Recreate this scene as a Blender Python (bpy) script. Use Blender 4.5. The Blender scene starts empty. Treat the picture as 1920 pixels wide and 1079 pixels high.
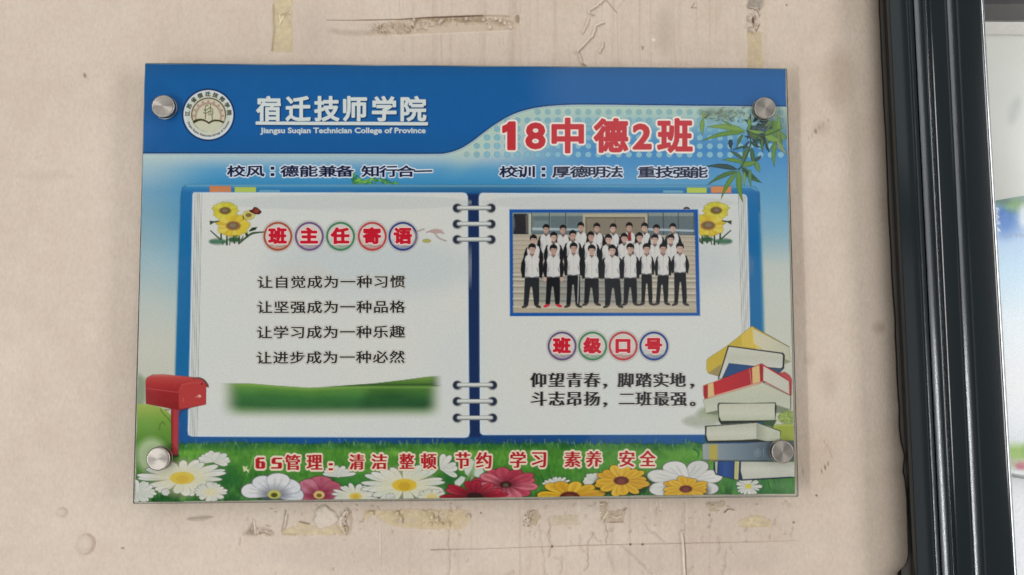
import bpy, math, random
import numpy as np
from mathutils import Matrix, Vector

# ------------------------------------------------------------------ camera
sc = bpy.context.scene
COL = bpy.context.collection
FPX = 1387.0
CX, CY = 960.0, 539.5


def rodrigues(r):
    t = np.linalg.norm(r)
    k = np.array(r) / t
    K = np.array([[0, -k[2], k[1]], [k[2], 0, -k[0]], [-k[1], k[0], 0]])
    return np.eye(3) + np.sin(t) * K + (1 - np.cos(t)) * K @ K


RB = rodrigues([-0.0615, -0.0324, -0.0024]) @ np.array([[1, 0, 0], [0, 0, -1], [0, 1, 0]])
CAM = np.array([0.0160, -0.6782, -0.0496])
cd = bpy.data.cameras.new('camera')
cam = bpy.data.objects.new('camera', cd)
COL.objects.link(cam)
cd.sensor_width = 36
cd.lens = FPX * 36 / 1920
cd.clip_start = 0.01
cd.clip_end = 100
M = Matrix(((RB[0, 0], -RB[1, 0], -RB[2, 0], CAM[0]),
            (RB[0, 1], -RB[1, 1], -RB[2, 1], CAM[1]),
            (RB[0, 2], -RB[1, 2], -RB[2, 2], CAM[2]), (0, 0, 0, 1)))
cam.matrix_world = M
sc.camera = cam

# ------------------------------------------------------------------ light
sc.view_settings.view_transform = 'Standard'
sc.view_settings.look = 'None'
sc.view_settings.exposure = 0
sc.view_settings.gamma = 1
sc.cycles.transparent_max_bounces = 40
sc.cycles.max_bounces = 8
w = bpy.data.worlds.new('World')
sc.world = w
w.use_nodes = True
bg = w.node_tree.nodes['Background']
bg.inputs[0].default_value = (0.93, 0.97, 1.0, 1)
bg.inputs[1].default_value = 0.22


def area(name, loc, aim, sx, sy, power, col):
    l = bpy.data.lights.new(name, 'AREA')
    l.shape = 'RECTANGLE'
    l.size, l.size_y = sx, sy
    l.energy = power
    l.color = col
    o = bpy.data.objects.new(name, l)
    COL.objects.link(o)
    o.location = loc
    d = Vector(aim) - Vector(loc)
    o.rotation_euler = d.to_track_quat('-Z', 'Y').to_euler()
    return o


# corridor windows to the left and right, added slit and fill lamps, dim
# windows opposite that mirror faintly in the gloss, and the ceiling
LA = (0, 0, -0.05)
area('left_window', (-1.62, -1.75, 0.15), (-.1, 0, .0), 0.5, 3.0, 21, (0.93, 0.97, 1.0))
area('left_streak_lamp', (-1.86, -2.1, -0.82), (0.3, 0, -0.1), 0.06, 1.35, 22, (0.96, 0.99, 1.0))  # added narrow lamp that puts bright streaks on the frame edges
area('right_window', (3.2, -1.75, 0.25), (0.1, 0, -0.05), 0.8, 2.0, 50, (1.0, 0.985, 0.97))
area('ceiling_light', (0.2, -1.5, 2.4), (0.1, 0, 0), 2.2, 1.2, 18, (1.0, 0.975, 0.95))
area('low_fill_lamp', (0.7, -1.3, -2.2), (0.1, 0, -0.2), 2.2, 1.0, 13, (1.0, 0.98, 0.96))  # added fill from below, lightens the shade under the board
area('opposite_window_upper', (0.985, -2.6, 1.6), (0.985, 0, 1.6), 1.43, 2.02, 6.8, (0.9, 0.97, 1.0))
area('opposite_window_lower', (1.1, -2.6, -0.45), (1.1, 0, -0.45), 1.28, 1.48, 3.0, (0.95, 0.98, 1.0))
area('room_fill_lamp', (1.15, 0.07, 0.0), (0.44, 0.16, 0.0), 0.16, 1.2, 11.0, (0.98, 1.0, 1.0))  # added out-of-view fill that brightens the sheet and poster


# ------------------------------------------------------------------ helpers
def px(x, y, Y=0.0):
    """photo pixel -> world point on the vertical plane at depth Y"""
    x = np.asarray(x, float)
    y = np.asarray(y, float)
    d = np.stack([(x - CX) / FPX, (y - CY) / FPX, np.ones_like(x)], -1) @ RB
    t = (np.asarray(Y, float) - CAM[1]) / d[..., 1]
    return CAM + d * t[..., None]


def tag(o, label=None, cat=None, group=None, kind=None):
    if label: o['label'] = label
    if cat: o['category'] = cat
    if group: o['group'] = group
    if kind: o['kind'] = kind
    return o


def empty(name, loc, label, cat, group=None):
    o = bpy.data.objects.new(name, None)
    COL.objects.link(o)
    o.location = loc
    o.empty_display_size = 0.01
    return tag(o, label, cat, group)


def link(name, me, mat, parent=None):
    o = bpy.data.objects.new(name, me)
    COL.objects.link(o)
    if mat: me.materials.append(mat)
    if parent:
        o.parent = parent
        o.matrix_parent_inverse = Matrix.Translation(-parent.location)
    return o


def np_mesh(name, V, F, smooth=False):
    """V (n,3) F (m,k) -> mesh"""
    F = np.asarray(F, np.int32)
    m, k = F.shape
    me = bpy.data.meshes.new(name)
    me.vertices.add(len(V))
    me.vertices.foreach_set('co', np.asarray(V, np.float32).ravel())
    me.loops.add(m * k)
    me.loops.foreach_set('vertex_index', F.ravel())
    me.polygons.add(m)
    me.polygons.foreach_set('loop_start', np.arange(0, m * k, k, dtype=np.int32))
    me.polygons.foreach_set('loop_total', np.full(m, k, np.int32))
    if smooth:
        me.polygons.foreach_set('use_smooth', np.ones(m, bool))
    me.update(calc_edges=True)
    return me


def colour(me, rgba):
    a = me.color_attributes.new('Col', 'FLOAT_COLOR', 'POINT')
    a.data.foreach_set('color', np.asarray(rgba, np.float32).ravel())


def s2l(c):
    c = np.clip(np.asarray(c, float) / 255.0, 0, 1)
    return np.where(c <= 0.04045, c / 12.92, ((c + 0.055) / 1.055) ** 2.4)


KI = 1.45      # light on the wall -> pigment
GL = 0.012     # share of the tone that is gloss, not pigment


def ink(c):
    l = s2l(c) * 0.635 + 0.006
    g = (l @ np.array([.3, .6, .1]))[..., None]
    return np.clip((l - GL) * KI, 0.004, 0.86)


def T(r, g, b):
    """a measured tone of the print, expressed in the palette used below"""
    l = s2l((r, g, b))
    m = .3 * l[0] + .6 * l[1] + .1 * l[2]
    l = np.clip((m + 1.1 * (l - m) - .006) / .64, 0, 1)
    return tuple(255 * np.where(l <= .0031308, l * 12.92, 1.055 * l ** (1 / 2.4) - .055))


def wallc(c):
    return np.clip((s2l(np.asarray(c) * np.array([.896, .908, .928])) - .008) * KI, .004, .86)


# ---- noise
def vnoise(x, y, seed=0):
    xi = np.floor(x).astype(np.int64)
    yi = np.floor(y).astype(np.int64)
    fx = x - xi
    fy = y - yi
    fx = fx * fx * (3 - 2 * fx)
    fy = fy * fy * (3 - 2 * fy)

    def h(a, b):
        n = (a * 374761393 + b * 668265263 + seed * 974711) & 0xffffffff
        n = ((n ^ (n >> 13)) * 1274126177) & 0xffffffff
        return ((n ^ (n >> 16)) & 0xffff) / 65535.0
    return (h(xi, yi) * (1 - fx) + h(xi + 1, yi) * fx) * (1 - fy) + (h(xi, yi + 1) * (1 - fx) + h(xi + 1, yi + 1) * fx) * fy


def fbm(x, y, o=4, seed=0):
    s = 0
    a = 1
    t = 0
    for i in range(o):
        s = s + a * vnoise(x * 2 ** i, y * 2 ** i, seed + i * 17)
        t += a
        a *= 0.5
    return s / t * 2 - 1


def catmull(pts, closed=False, n=8):
    P = np.array(pts, float)
    N = len(P)
    out = []
    rng = range(N) if closed else range(N - 1)
    for i in rng:
        if closed:
            p0, p1, p2, p3 = P[(i - 1) % N], P[i], P[(i + 1) % N], P[(i + 2) % N]
        else:
            p0, p1, p2, p3 = P[max(i - 1, 0)], P[i], P[i + 1], P[min(i + 2, N - 1)]
        for k in range(n):
            t = k / n
            out.append(0.5 * ((2 * p1) + (-p0 + p2) * t + (2 * p0 - 5 * p1 + 4 * p2 - p3) * t * t + (-p0 + 3 * p1 - 3 * p2 + p3) * t ** 3))
    if not closed: out.append(P[-1])
    return np.array(out)


def sstep(a, b, x):
    t = np.clip((x - a) / (b - a), 0, 1)
    return t * t * (3 - 2 * t)


def ramp(v, stops):
    """piecewise-linear colour ramp: stops [(pos,(r,g,b)),...]"""
    p = [s[0] for s in stops]
    return np.stack([np.interp(v, p, [s[1][i] for s in stops]) for i in range(3)], -1)


# ---- numpy painter that ends up as a finely divided coloured mesh
class Paint:
    def __init__(s, x0, y0, x1, y1, step=1.25, xs=None, ys=None, ox=0, oy=0, sc=1):
        # bounds are given in view coordinates (ox, oy, sc)
        s.view(ox, oy, sc)
        x0, x1 = x0 / sc + ox, x1 / sc + ox
        y0, y1 = y0 / sc + oy, y1 / sc + oy
        s.xs = np.linspace(x0, x1, max(2, int(round((x1 - x0) / step)) + 1)) if xs is None else xs
        s.ys = np.linspace(y0, y1, max(2, int(round((y1 - y0) / step)) + 1)) if ys is None else ys
        s.X, s.Y = np.meshgrid(s.xs, s.ys)
        s.rgb = np.zeros(s.X.shape + (3,))
        s.a = np.zeros(s.X.shape)
        s.h = np.zeros(s.X.shape)

    def view(s, ox, oy, sc):
        s.ox, s.oy, s.sc = ox, oy, sc

    def win(s, bx0, by0, bx1, by1):
        i0 = max(0, np.searchsorted(s.xs, bx0) - 1)
        i1 = min(len(s.xs), np.searchsorted(s.xs, bx1) + 1)
        j0 = max(0, np.searchsorted(s.ys, by0) - 1)
        j1 = min(len(s.ys), np.searchsorted(s.ys, by1) + 1)
        return (slice(j0, j1), slice(i0, i1))

    def over(s, m, c, sl=(slice(None), slice(None))):
        c = np.asarray(c, float)
        if m.size == 0: return
        a0 = s.a[sl]
        a1 = m + a0 * (1 - m)
        wgt = np.where(a1 > 1e-6, m / np.maximum(a1, 1e-6), 0)[..., None]
        s.rgb[sl] = s.rgb[sl] * (1 - wgt) + c * wgt
        s.a[sl] = a1

    def fill(s, c):
        s.rgb[:] = c
        s.a[:] = 1

    def sd(s, pts, closed=True, ww=None):
        """signed distance (photo px) to polygon / distance to line, on its window"""
        P = np.array(pts, float) / s.sc + np.array([s.ox, s.oy])
        mg = 14 if ww is None else 14 + np.max(ww)
        sl = s.win(P[:, 0].min() - mg, P[:, 1].min() - mg, P[:, 0].max() + mg, P[:, 1].max() + mg)
        X, Y = s.X[sl], s.Y[sl]
        d = np.full(X.shape, 1e9)
        ins = np.zeros(X.shape, bool)
        n = len(P)
        for i in range(n if closed else n - 1):
            a, b = P[i], P[(i + 1) % n]
            e = b - a
            L = max(e @ e, 1e-12)
            t = np.clip(((X - a[0]) * e[0] + (Y - a[1]) * e[1]) / L, 0, 1)
            q = np.hypot(X - a[0] - t * e[0], Y - a[1] - t * e[1])
            if ww is not None: q = q - (ww[i] + (ww[min(i + 1, n - 1)] - ww[i]) * t)
            d = np.minimum(d, q)
            if closed:
                c = ((a[1] > Y) != (b[1] > Y))
                with np.errstate(all='ignore'):
                    xx = (b[0] - a[0]) * (Y - a[1]) / (b[1] - a[1] + 1e-30) + a[0]
                ins ^= c & (X < xx)
        return (np.where(ins, -d, d) if closed else d), sl

    def poly(s, pts, c, soft=0.8, op=1.0, smooth=False):
        if smooth: pts = catmull(pts, True)
        d, sl = s.sd(pts)
        m = np.clip(0.5 - d / (2 * soft), 0, 1) * op
        s.over(m, c(s.X[sl], s.Y[sl]) if callable(c) else c, sl)

    def line(s, pts, wd, c, soft=0.7, op=1.0, smooth=False):
        """wd in view units, full width"""
        pts = np.array(pts, float)
        if np.isscalar(wd): wd = np.full(len(pts), wd, float)
        wd = np.array(wd, float)
        if smooth:
            n0 = len(pts)
            pts = catmull(pts)
            wd = np.interp(np.linspace(0, n0 - 1, len(pts)), np.arange(n0), wd)
        d, sl = s.sd(pts, False, wd / 2 / s.sc)
        m = np.clip(0.5 - d / (2 * soft), 0, 1) * op
        s.over(m, c, sl)

    def ell(s, cx, cy, rx, ry, c, soft=0.8, op=1.0, rot=0.0):
        cx, cy = cx / s.sc + s.ox, cy / s.sc + s.oy
        rx, ry = rx / s.sc, ry / s.sc
        R = max(rx, ry) + soft * 2 + 1
        sl = s.win(cx - R, cy - R, cx + R, cy + R)
        X, Y = s.X[sl] - cx, s.Y[sl] - cy
        co, si = math.cos(rot), math.sin(rot)
        u, v = X * co + Y * si, -X * si + Y * co
        k = np.sqrt((u / rx) ** 2 + (v / ry) ** 2) + 1e-9
        d = (k - 1) * np.hypot(u, v) / k
        d = np.where(k < 0.05, -min(rx, ry), d)
        s.over(np.clip(0.5 - d / (2 * soft), 0, 1) * op, c, sl)

    def bump(s, cx, cy, rx, ry, h, rot=0.0, pw=2):
        R = max(rx, ry) * 1.6
        sl = s.win(cx - R, cy - R, cx + R, cy + R)
        X, Y = s.X[sl] - cx, s.Y[sl] - cy
        co, si = math.cos(rot), math.sin(rot)
        k = ((X * co + Y * si) / rx) ** 2 + ((-X * si + Y * co) / ry) ** 2
        s.h[sl] += h * np.clip(1 - k, 0, 1) ** (1.0 / pw)

    def ridge(s, pts, wd, h, soft=1.0):
        d, sl = s.sd(pts, False, np.full(len(pts), 0.0))
        s.h[sl] += h * np.clip(1 - d / wd, 0, 1) ** 1.2

    def plateau(s, pts, h, soft=1.0, jag=2.0, seed=3, freq=0.12):
        d, sl = s.sd(pts)
        d = d + jag * fbm(s.X[sl] * freq, s.Y[sl] * freq, 3, seed)
        s.h[sl] += h * np.clip(0.5 - d / (2 * soft), 0, 1)


LAYERS = []
PRINT = np.array([[272.3, 120], [1472.5, 129.8], [1490.5, 926], [253, 941.5]])


def clipmask(X, Y):
    P = PRINT
    m = np.ones(X.shape)
    for i in range(4):
        a, b = P[i], P[(i + 1) % 4]
        e = (b - a) / np.linalg.norm(b - a)
        d = (X - a[0]) * (-e[1]) + (Y - a[1]) * e[0]
        m *= np.clip(d / 0.8 + 0.5, 0, 1)
    return m


def next_depth(box):
    """each print piece lies just above whatever it overlaps"""
    lv = 0
    for b, l in LAYERS:
        if b[0] < box[2] and b[2] > box[0] and b[1] < box[3] and b[3] > box[1]: lv = max(lv, l + 1)
    LAYERS.append((box, lv))
    return -(1.0e-4 + lv * 1.1e-5)


def to_mesh(name, P, mat, parent, depth=None, clip=True, cut=0.02, label=None, col=ink, relief=False):
    # carry the colour a little past the feathered edge so that it does not darken
    known = P.a > .004
    for _ in range(3):
        acc = np.zeros_like(P.rgb); n = np.zeros(P.a.shape)
        for dy, dx in ((0, 1), (0, -1), (1, 0), (-1, 0)):
            k = np.roll(known, (dy, dx), (0, 1)); acc += np.roll(P.rgb, (dy, dx), (0, 1)) * k[..., None]; n += k
        new = ~known & (n > 0)
        P.rgb = P.rgb.copy(); P.rgb[new] = acc[new] / n[new][:, None]
        known = known | new
    a = P.a * (clipmask(P.X, P.Y) if clip else 1)
    if depth is None:
        on = a > cut
        depth = next_depth((P.X[on].min(), P.Y[on].min(), P.X[on].max(), P.Y[on].max()))
    ny, nx = P.X.shape
    V = px(P.X, P.Y, depth - P.h if relief else np.full(P.X.shape, depth)).reshape(-1, 3)
    idx = np.arange(nx * ny).reshape(ny, nx)
    F = np.stack([idx[:-1, :-1], idx[1:, :-1], idx[1:, 1:], idx[:-1, 1:]], -1).reshape(-1, 4)
    af = a.ravel()
    F = F[af[F].max(1) > cut]
    used = np.zeros(len(V), bool)
    used[F.ravel()] = True
    re = np.cumsum(used) - 1
    me = np_mesh(name, V[used], re[F], smooth=relief)
    rgba = np.concatenate([col(P.rgb).reshape(-1, 3), af[:, None]], 1)[used]
    colour(me, rgba)
    o = link(name, me, mat, parent)
    if label: o['label'] = label
    return o


# ---- materials
def newmat(name):
    m = bpy.data.materials.new(name)
    m.use_nodes = True
    return m, m.node_tree.nodes, m.node_tree.links, m.node_tree.nodes['Principled BSDF']


def printed_ink(name, rough=0.09, spec=0.5, grain=0.09):
    m, N, L, b = newmat(name)
    at = N.new('ShaderNodeAttribute'); at.attribute_name = 'Col'
    tc = N.new('ShaderNodeTexCoord')
    no = N.new('ShaderNodeTexNoise')
    no.inputs['Scale'].default_value = 1100
    no.inputs['Detail'].default_value = 2
    L.new(tc.outputs['Object'], no.inputs['Vector'])
    mr = N.new('ShaderNodeMapRange')
    mr.inputs['From Min'].default_value = 0.3; mr.inputs['From Max'].default_value = 0.7
    mr.inputs['To Min'].default_value = 1 - grain; mr.inputs['To Max'].default_value = 1 + grain
    L.new(no.outputs['Fac'], mr.inputs['Value'])
    hs = N.new('ShaderNodeHueSaturation')
    L.new(at.outputs['Color'], hs.inputs['Color'])
    L.new(mr.outputs['Result'], hs.inputs['Value'])
    L.new(hs.outputs['Color'], b.inputs['Base Color'])
    L.new(at.outputs['Alpha'], b.inputs['Alpha'])
    sm = N.new('ShaderNodeTexNoise'); sm.inputs['Scale'].default_value = 9; sm.inputs['Detail'].default_value = 6; sm.inputs['Roughness'].default_value = .7
    L.new(tc.outputs['Object'], sm.inputs['Vector'])
    mr2 = N.new('ShaderNodeMapRange'); mr2.inputs['From Min'].default_value = .35; mr2.inputs['From Max'].default_value = .7
    mr2.inputs['To Min'].default_value = rough * .5; mr2.inputs['To Max'].default_value = rough * 2.6
    L.new(sm.outputs['Fac'], mr2.inputs['Value']); L.new(mr2.outputs['Result'], b.inputs['Roughness'])
    b.inputs['Specular IOR Level'].default_value = spec
    return m


INK = printed_ink('printed_ink')


def plaster_mat():
    m, N, L, b = newmat('painted_plaster')
    at = N.new('ShaderNodeAttribute'); at.attribute_name = 'Col'
    tc = N.new('ShaderNodeTexCoord')
    n1 = N.new('ShaderNodeTexNoise'); n1.inputs['Scale'].default_value = 420; n1.inputs['Detail'].default_value = 4
    mp = N.new('ShaderNodeMapping'); mp.inputs['Scale'].default_value = (1, 1, 0.6)
    L.new(tc.outputs['Object'], mp.inputs['Vector'])
    n2 = N.new('ShaderNodeTexNoise'); n2.inputs['Scale'].default_value = 60; n2.inputs['Detail'].default_value = 5
    L.new(mp.outputs['Vector'], n1.inputs['Vector']); L.new(tc.outputs['Object'], n2.inputs['Vector'])
    mx = N.new('ShaderNodeMath'); mx.operation = 'ADD'
    n3 = N.new('ShaderNodeTexNoise'); n3.inputs['Scale'].default_value = 1000; n3.inputs['Detail'].default_value = 3; n3.inputs['Roughness'].default_value = .7
    L.new(tc.outputs['Object'], n3.inputs['Vector'])
    m3 = N.new('ShaderNodeMath'); m3.operation = 'MULTIPLY_ADD'; m3.inputs[1].default_value = .9; m3.inputs[2].default_value = -.45
    L.new(n3.outputs['Fac'], m3.inputs[0])
    m4 = N.new('ShaderNodeMath'); m4.operation = 'ADD'
    L.new(n1.outputs['Fac'], m4.inputs[0]); L.new(m3.outputs[0], m4.inputs[1])
    L.new(m4.outputs[0], mx.inputs[0]); L.new(n2.outputs['Fac'], mx.inputs[1])
    bu = N.new('ShaderNodeBump'); bu.inputs['Strength'].default_value = 0.5; bu.inputs['Distance'].default_value = 0.0006
    L.new(mx.outputs[0], bu.inputs['Height'])
    L.new(bu.outputs['Normal'], b.inputs['Normal'])
    mr = N.new('ShaderNodeMapRange')
    mr.inputs['From Min'].default_value = 0.6; mr.inputs['From Max'].default_value = 1.4
    mr.inputs['To Min'].default_value = 0.93; mr.inputs['To Max'].default_value = 1.07
    mr.inputs['From Min'].default_value = 0.25; mr.inputs['From Max'].default_value = 0.75
    L.new(m4.outputs[0], mr.inputs['Value'])
    hs = N.new('ShaderNodeHueSaturation')
    L.new(at.outputs['Color'], hs.inputs['Color']); L.new(mr.outputs['Result'], hs.inputs['Value'])
    L.new(hs.outputs['Color'], b.inputs['Base Color'])
    L.new(at.outputs['Alpha'], b.inputs['Alpha'])
    b.inputs['Roughness'].default_value = 0.62
    b.inputs['Specular IOR Level'].default_value = 0.3
    return m


PLASTER = plaster_mat()


def simple(name, col, rough=0.5, metal=0.0, spec=0.5, bump=0.0, bscale=200, stretch=(1, 1, 1), coat=0.0, bdist=0.0005):
    m, N, L, b = newmat(name)
    tc = N.new('ShaderNodeTexCoord')
    mp = N.new('ShaderNodeMapping'); mp.inputs['Scale'].default_value = stretch
    L.new(tc.outputs['Object'], mp.inputs['Vector'])
    no = N.new('ShaderNodeTexNoise'); no.inputs['Scale'].default_value = bscale; no.inputs['Detail'].default_value = 4
    L.new(mp.outputs['Vector'], no.inputs['Vector'])
    mr = N.new('ShaderNodeMapRange'); mr.inputs['To Min'].default_value = 0.85; mr.inputs['To Max'].default_value = 1.15
    L.new(no.outputs['Fac'], mr.inputs['Value'])
    hs = N.new('ShaderNodeHueSaturation'); hs.inputs['Color'].default_value = (*col, 1)
    L.new(mr.outputs['Result'], hs.inputs['Value'])
    L.new(hs.outputs['Color'], b.inputs['Base Color'])
    b.inputs['Roughness'].default_value = rough
    b.inputs['Metallic'].default_value = metal
    b.inputs['Specular IOR Level'].default_value = spec
    b.inputs['Coat Weight'].default_value = coat
    if bump:
        bu = N.new('ShaderNodeBump'); bu.inputs['Strength'].default_value = bump; bu.inputs['Distance'].default_value = bdist
        L.new(no.outputs['Fac'], bu.inputs['Height']); L.new(bu.outputs['Normal'], b.inputs['Normal'])
    return m

# ------------------------------------------------------------------ plaster wall
YW = 0.020
EY = [-80, 0, 120, 270, 400, 480, 540, 590, 640, 690, 765, 800, 830, 850, 862, 872, 884, 900, 930, 975, 1015, 1040, 1052, 1062, 1068, 1074, 1160]
EX = [1645, 1648, 1653, 1661, 1666, 1671, 1673, 1677, 1679, 1681, 1686, 1686, 1690, 1695, 1696, 1694, 1693, 1697, 1700, 1702, 1703, 1704, 1702, 1697, 1690, 1684, 1682]


def wall_edge(y):
    return np.interp(y, EY, EX) + 0.9 * fbm(y * 0.035, y * 0 + 3.3, 3, 5)


xs = np.concatenate([np.arange(-1500, -260, 60), np.arange(-260, 60, 8), np.arange(60, 440, 3.0), np.arange(440, 1560, 1.35), np.arange(1560, 1650, 3.0), np.linspace(1650, 1699, 24), [1700]])
ys = np.concatenate([np.arange(-1000, -200, 50), np.arange(-200, -14, 8), np.arange(-14, 128, 1.35), np.arange(128, 930, 7), np.arange(930, 1090, 1.35), np.arange(1090, 1290, 8), np.arange(1290, 2100, 50)])
W = Paint(0, 0, 1, 1, xs=xs, ys=ys)
E_ = wall_edge(W.Y)
TW = np.clip((W.X - 1580) / 120, 0, 1)
W.X = np.where(W.X > 1580, 1580 + TW * (E_ - 1580), W.X)
W.a[:] = 1
n1 = fbm(W.X * 0.006, W.Y * 0.006, 4, 1)[..., None]
n2 = fbm(W.X * 0.03, W.Y * 0.03, 3, 9)[..., None]
W.rgb = np.array([197., 177, 157]) + n1 * np.array([6, 6.5, 7]) + n2 * np.array([2.5, 3.5, 4])
def jit(pts, amp=1.0, seed=0, step=2.2):
    """break a hand-laid line into a wandering, chipped one"""
    pts = np.array(pts, float)
    L = np.r_[0, np.cumsum(np.hypot(*np.diff(pts, axis=0).T))]
    n = max(2, int(L[-1] / step))
    t = np.linspace(0, L[-1], n)
    x, y = np.interp(t, L, pts[:, 0]), np.interp(t, L, pts[:, 1])
    k = amp * (fbm(x * .16 + seed * 3.7, y * .16, 3, seed + 40) * 1.8 + fbm(x * .7, y * .7 + seed, 2, seed + 41))
    k2 = amp * (fbm(x * .16, y * .16 + seed * 2.1, 3, seed + 50) * 1.8 + fbm(x * .7 + seed, y * .7, 2, seed + 51))
    return np.stack([x + k, y + k2], -1)


def torn(P, pts, seed=0, depth=.0009, dark=(158, 136, 110), light=(226, 212, 192), cover=.5, edge=2.0, fr=.22):
    """a patch where the paint skin came off in shreds: ragged hollows between lifted flakes"""
    d, sl = P.sd(pts)
    X, Y = P.X[sl], P.Y[sl]
    d = d + edge * fbm(X * .2, Y * .2, 4, seed)
    inn = np.clip(.5 - d / 2.2, 0, 1)
    n = fbm(X * fr, Y * fr * 1.2, 5, seed + 3)
    hol = np.clip((n - (.25 - cover)) * 5, 0, 1) * inn
    P.h[sl] -= depth * .5 * hol
    P.h[sl] += depth * .8 * np.clip(1 - np.abs(n - (.25 - cover)) * 9, 0, 1) * inn
    P.over(hol * .26, dark, sl)
    P.over(np.clip(1 - np.abs(n - (.21 - cover)) * 13, 0, 1) * inn * .42, light, sl)  # pale flake rims, highlights painted into the colour


# faint brush streaks and greyish zones on the centre of the wall
st = fbm(W.X * 0.16, W.Y * 0.004, 3, 31)
zone = sstep(700, 800, W.X) * (1 - sstep(1330, 1420, W.X))
W.rgb -= (np.clip(st, 0.1, 1) - 0.1)[..., None] * zone[..., None] * np.array([16, 17, 17])
W.h += 0.00008 * st * zone
W.h += 0.0005 * fbm(W.X * 0.004, W.Y * 0.004, 3, 77) + 0.00016 * fbm(W.X * 0.05, W.Y * 0.05, 3, 78)
for (cx, cy, rx, ry, c, op) in [(1571, 150, 22, 55, (150, 128, 108), .38), (1540, 240, 12, 10, (140, 115, 95), .3),
                                (590, 60, 28, 40, (172, 155, 140), .4), (1246, 60, 16, 40, (165, 145, 125), .4),
                                (700, 1040, 200, 30, (178, 162, 150), .3), (1300, 1050, 180, 30, (176, 158, 143), .3),
                                (1400, 1000, 120, 40, (180, 160, 142), .3), (1540, 870, 40, 60, (172, 148, 126), .35),
                                (1556, 720, 14, 25, (160, 138, 118), .3), (85, 330, 60, 8, (180, 160, 140), .35),
                                (1648, 615, 11, 8, (150, 122, 102), .5), (1516, 677, 10, 6, (170, 148, 128), .5)]:
    W.ell(cx, cy, rx, ry, c, soft=min(rx, ry) * .95, op=op)
for (cx, cy, r, c) in [(159, 143, 2.6, (95, 80, 66)), (1614, 158, 2.8, (110, 92, 78)), (1650, 350, 1.8, (85, 70, 60)), (230, 1028, 2, (120, 100, 85)),
                       (1531, 929, 2, (70, 55, 45)), (1182, 1021, 1.9, (60, 48, 40)), (1205, 1021, 1.9, (60, 48, 40)), (1330, 966, 1.5, (95, 80, 66)),
                       (1488, 980, 2, (120, 100, 85)), (1035, 1025, 2.2, (80, 65, 55)), (902, 962, 1.6, (110, 92, 76)), (1475, 10, 1.6, (120, 105, 95))]:
    W.ell(cx, cy, r, r, c, soft=1.0)
W.line([(1527, 243), (1529, 250), (1533, 242)], 2, (105, 85, 70), op=.8)
W.line([(1533, 242), (1545, 232), (1556, 224)], 1.6, (130, 108, 90), op=.5, soft=1.2)
W.line([(1516, 262), (1526, 250)], 1.5, (140, 118, 98), op=.5, soft=1.2)
W.line([(1540, 885), (1549, 875), (1555, 867)], [1, 2.4, 1], (85, 65, 52), op=.85)
W.line([(1541, 822), (1552, 836), (1560, 858)], 1.3, (130, 105, 88), op=.5, soft=1)
W.line([(1506, 890), (1505, 882)], 1.8, (115, 92, 75), op=.7)
W.line([(30, 287), (90, 300), (150, 318)], 1.5, (168, 148, 130), op=.3, soft=1.5)
# blisters and dents low on the left
W.bump(160, 1021, 16, 20, 0.0042, rot=.2)
W.bump(116, 961, 9, 9, 0.0026)
W.ridge([(81, 830), (77, 840), (74, 847)], 3, 0.0007)
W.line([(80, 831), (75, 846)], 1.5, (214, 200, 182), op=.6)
W.ridge([(283, 990), (288, 1015), (300, 1022), (340, 1018)], 4, 0.0003)
# long torn strip above the board
top = [(748, 37), (780, 35), (830, 31), (880, 29), (905, 28), (950, 29), (972, 27), (978, 38), (970, 50), (964, 56), (900, 61), (850, 63), (800, 64), (760, 66), (735, 67), (690, 66), (700, 52), (730, 42)]
W.poly(top, (186, 164, 139), soft=2, op=.75)
W.plateau(top, -0.0007, soft=1.4, jag=3, seed=4)
rag = [(752, 38), (830, 33), (905, 30), (915, 40), (900, 43), (885, 41), (870, 44), (850, 39), (835, 42), (825, 44), (812, 40), (795, 37), (780, 42), (770, 38)]
W.poly(rag, (152, 130, 104), soft=1.2, op=.8)
W.plateau(rag, -0.0007, soft=1.0, jag=2, seed=8, freq=.3)
W.line([(612, 38), (660, 38.5), (690, 38), (745, 37), (800, 33.5), (870, 31), (905, 29.5)], [.6, .9, 1.6, 1.5, 2.2, 2.6, 2], (82, 62, 46), soft=.8, op=.9)
W.line([(905, 29.5), (955, 31)], 1.2, (130, 108, 88), op=.8)
W.line([(620, 58), (650, 62), (700, 62)], [8, 11, 9], (168, 149, 128), soft=3, op=.6)
W.line([(735, 67), (800, 65), (880, 61.5), (962, 58)], 1.6, (214, 198, 178), op=.6)
torn(W, [(700, 44), (760, 42), (800, 40), (815, 50), (800, 60), (760, 64), (705, 63)], 5, .0014, cover=.35, fr=.19)
torn(W, [(790, 38), (850, 33), (905, 31), (955, 33), (968, 45), (950, 50), (900, 46), (850, 50), (800, 52)], 6, .0012, cover=.3, fr=.16)
torn(W, [(1400, 0), (1428, 0), (1424, 40), (1418, 62), (1402, 60), (1398, 20)], 7, .0014, cover=.3, fr=.19)
torn(W, [(470, 982), (485, 990), (512, 996), (506, 1006), (476, 1006), (462, 1002)], 8, .0012, cover=.25, fr=.19)
torn(W, [(740, 958), (765, 957), (760, 985), (744, 984)], 9, .0010, cover=.2, fr=.22)
torn(W, [(800, 956), (832, 957), (836, 988), (806, 986)], 10, .0012, cover=.2, fr=.22)
torn(W, [(980, 962), (1000, 962), (998, 990), (980, 988)], 11, .0014, cover=.3, fr=.22)
torn(W, [(1124, 940), (1142, 942), (1138, 976), (1126, 978)], 12, .0010, cover=.25, fr=.22)
torn(W, [(636, 958), (656, 956), (656, 1002), (640, 998)], 13, .0014, cover=.2, fr=.19)
rs = random.Random(4)
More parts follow.
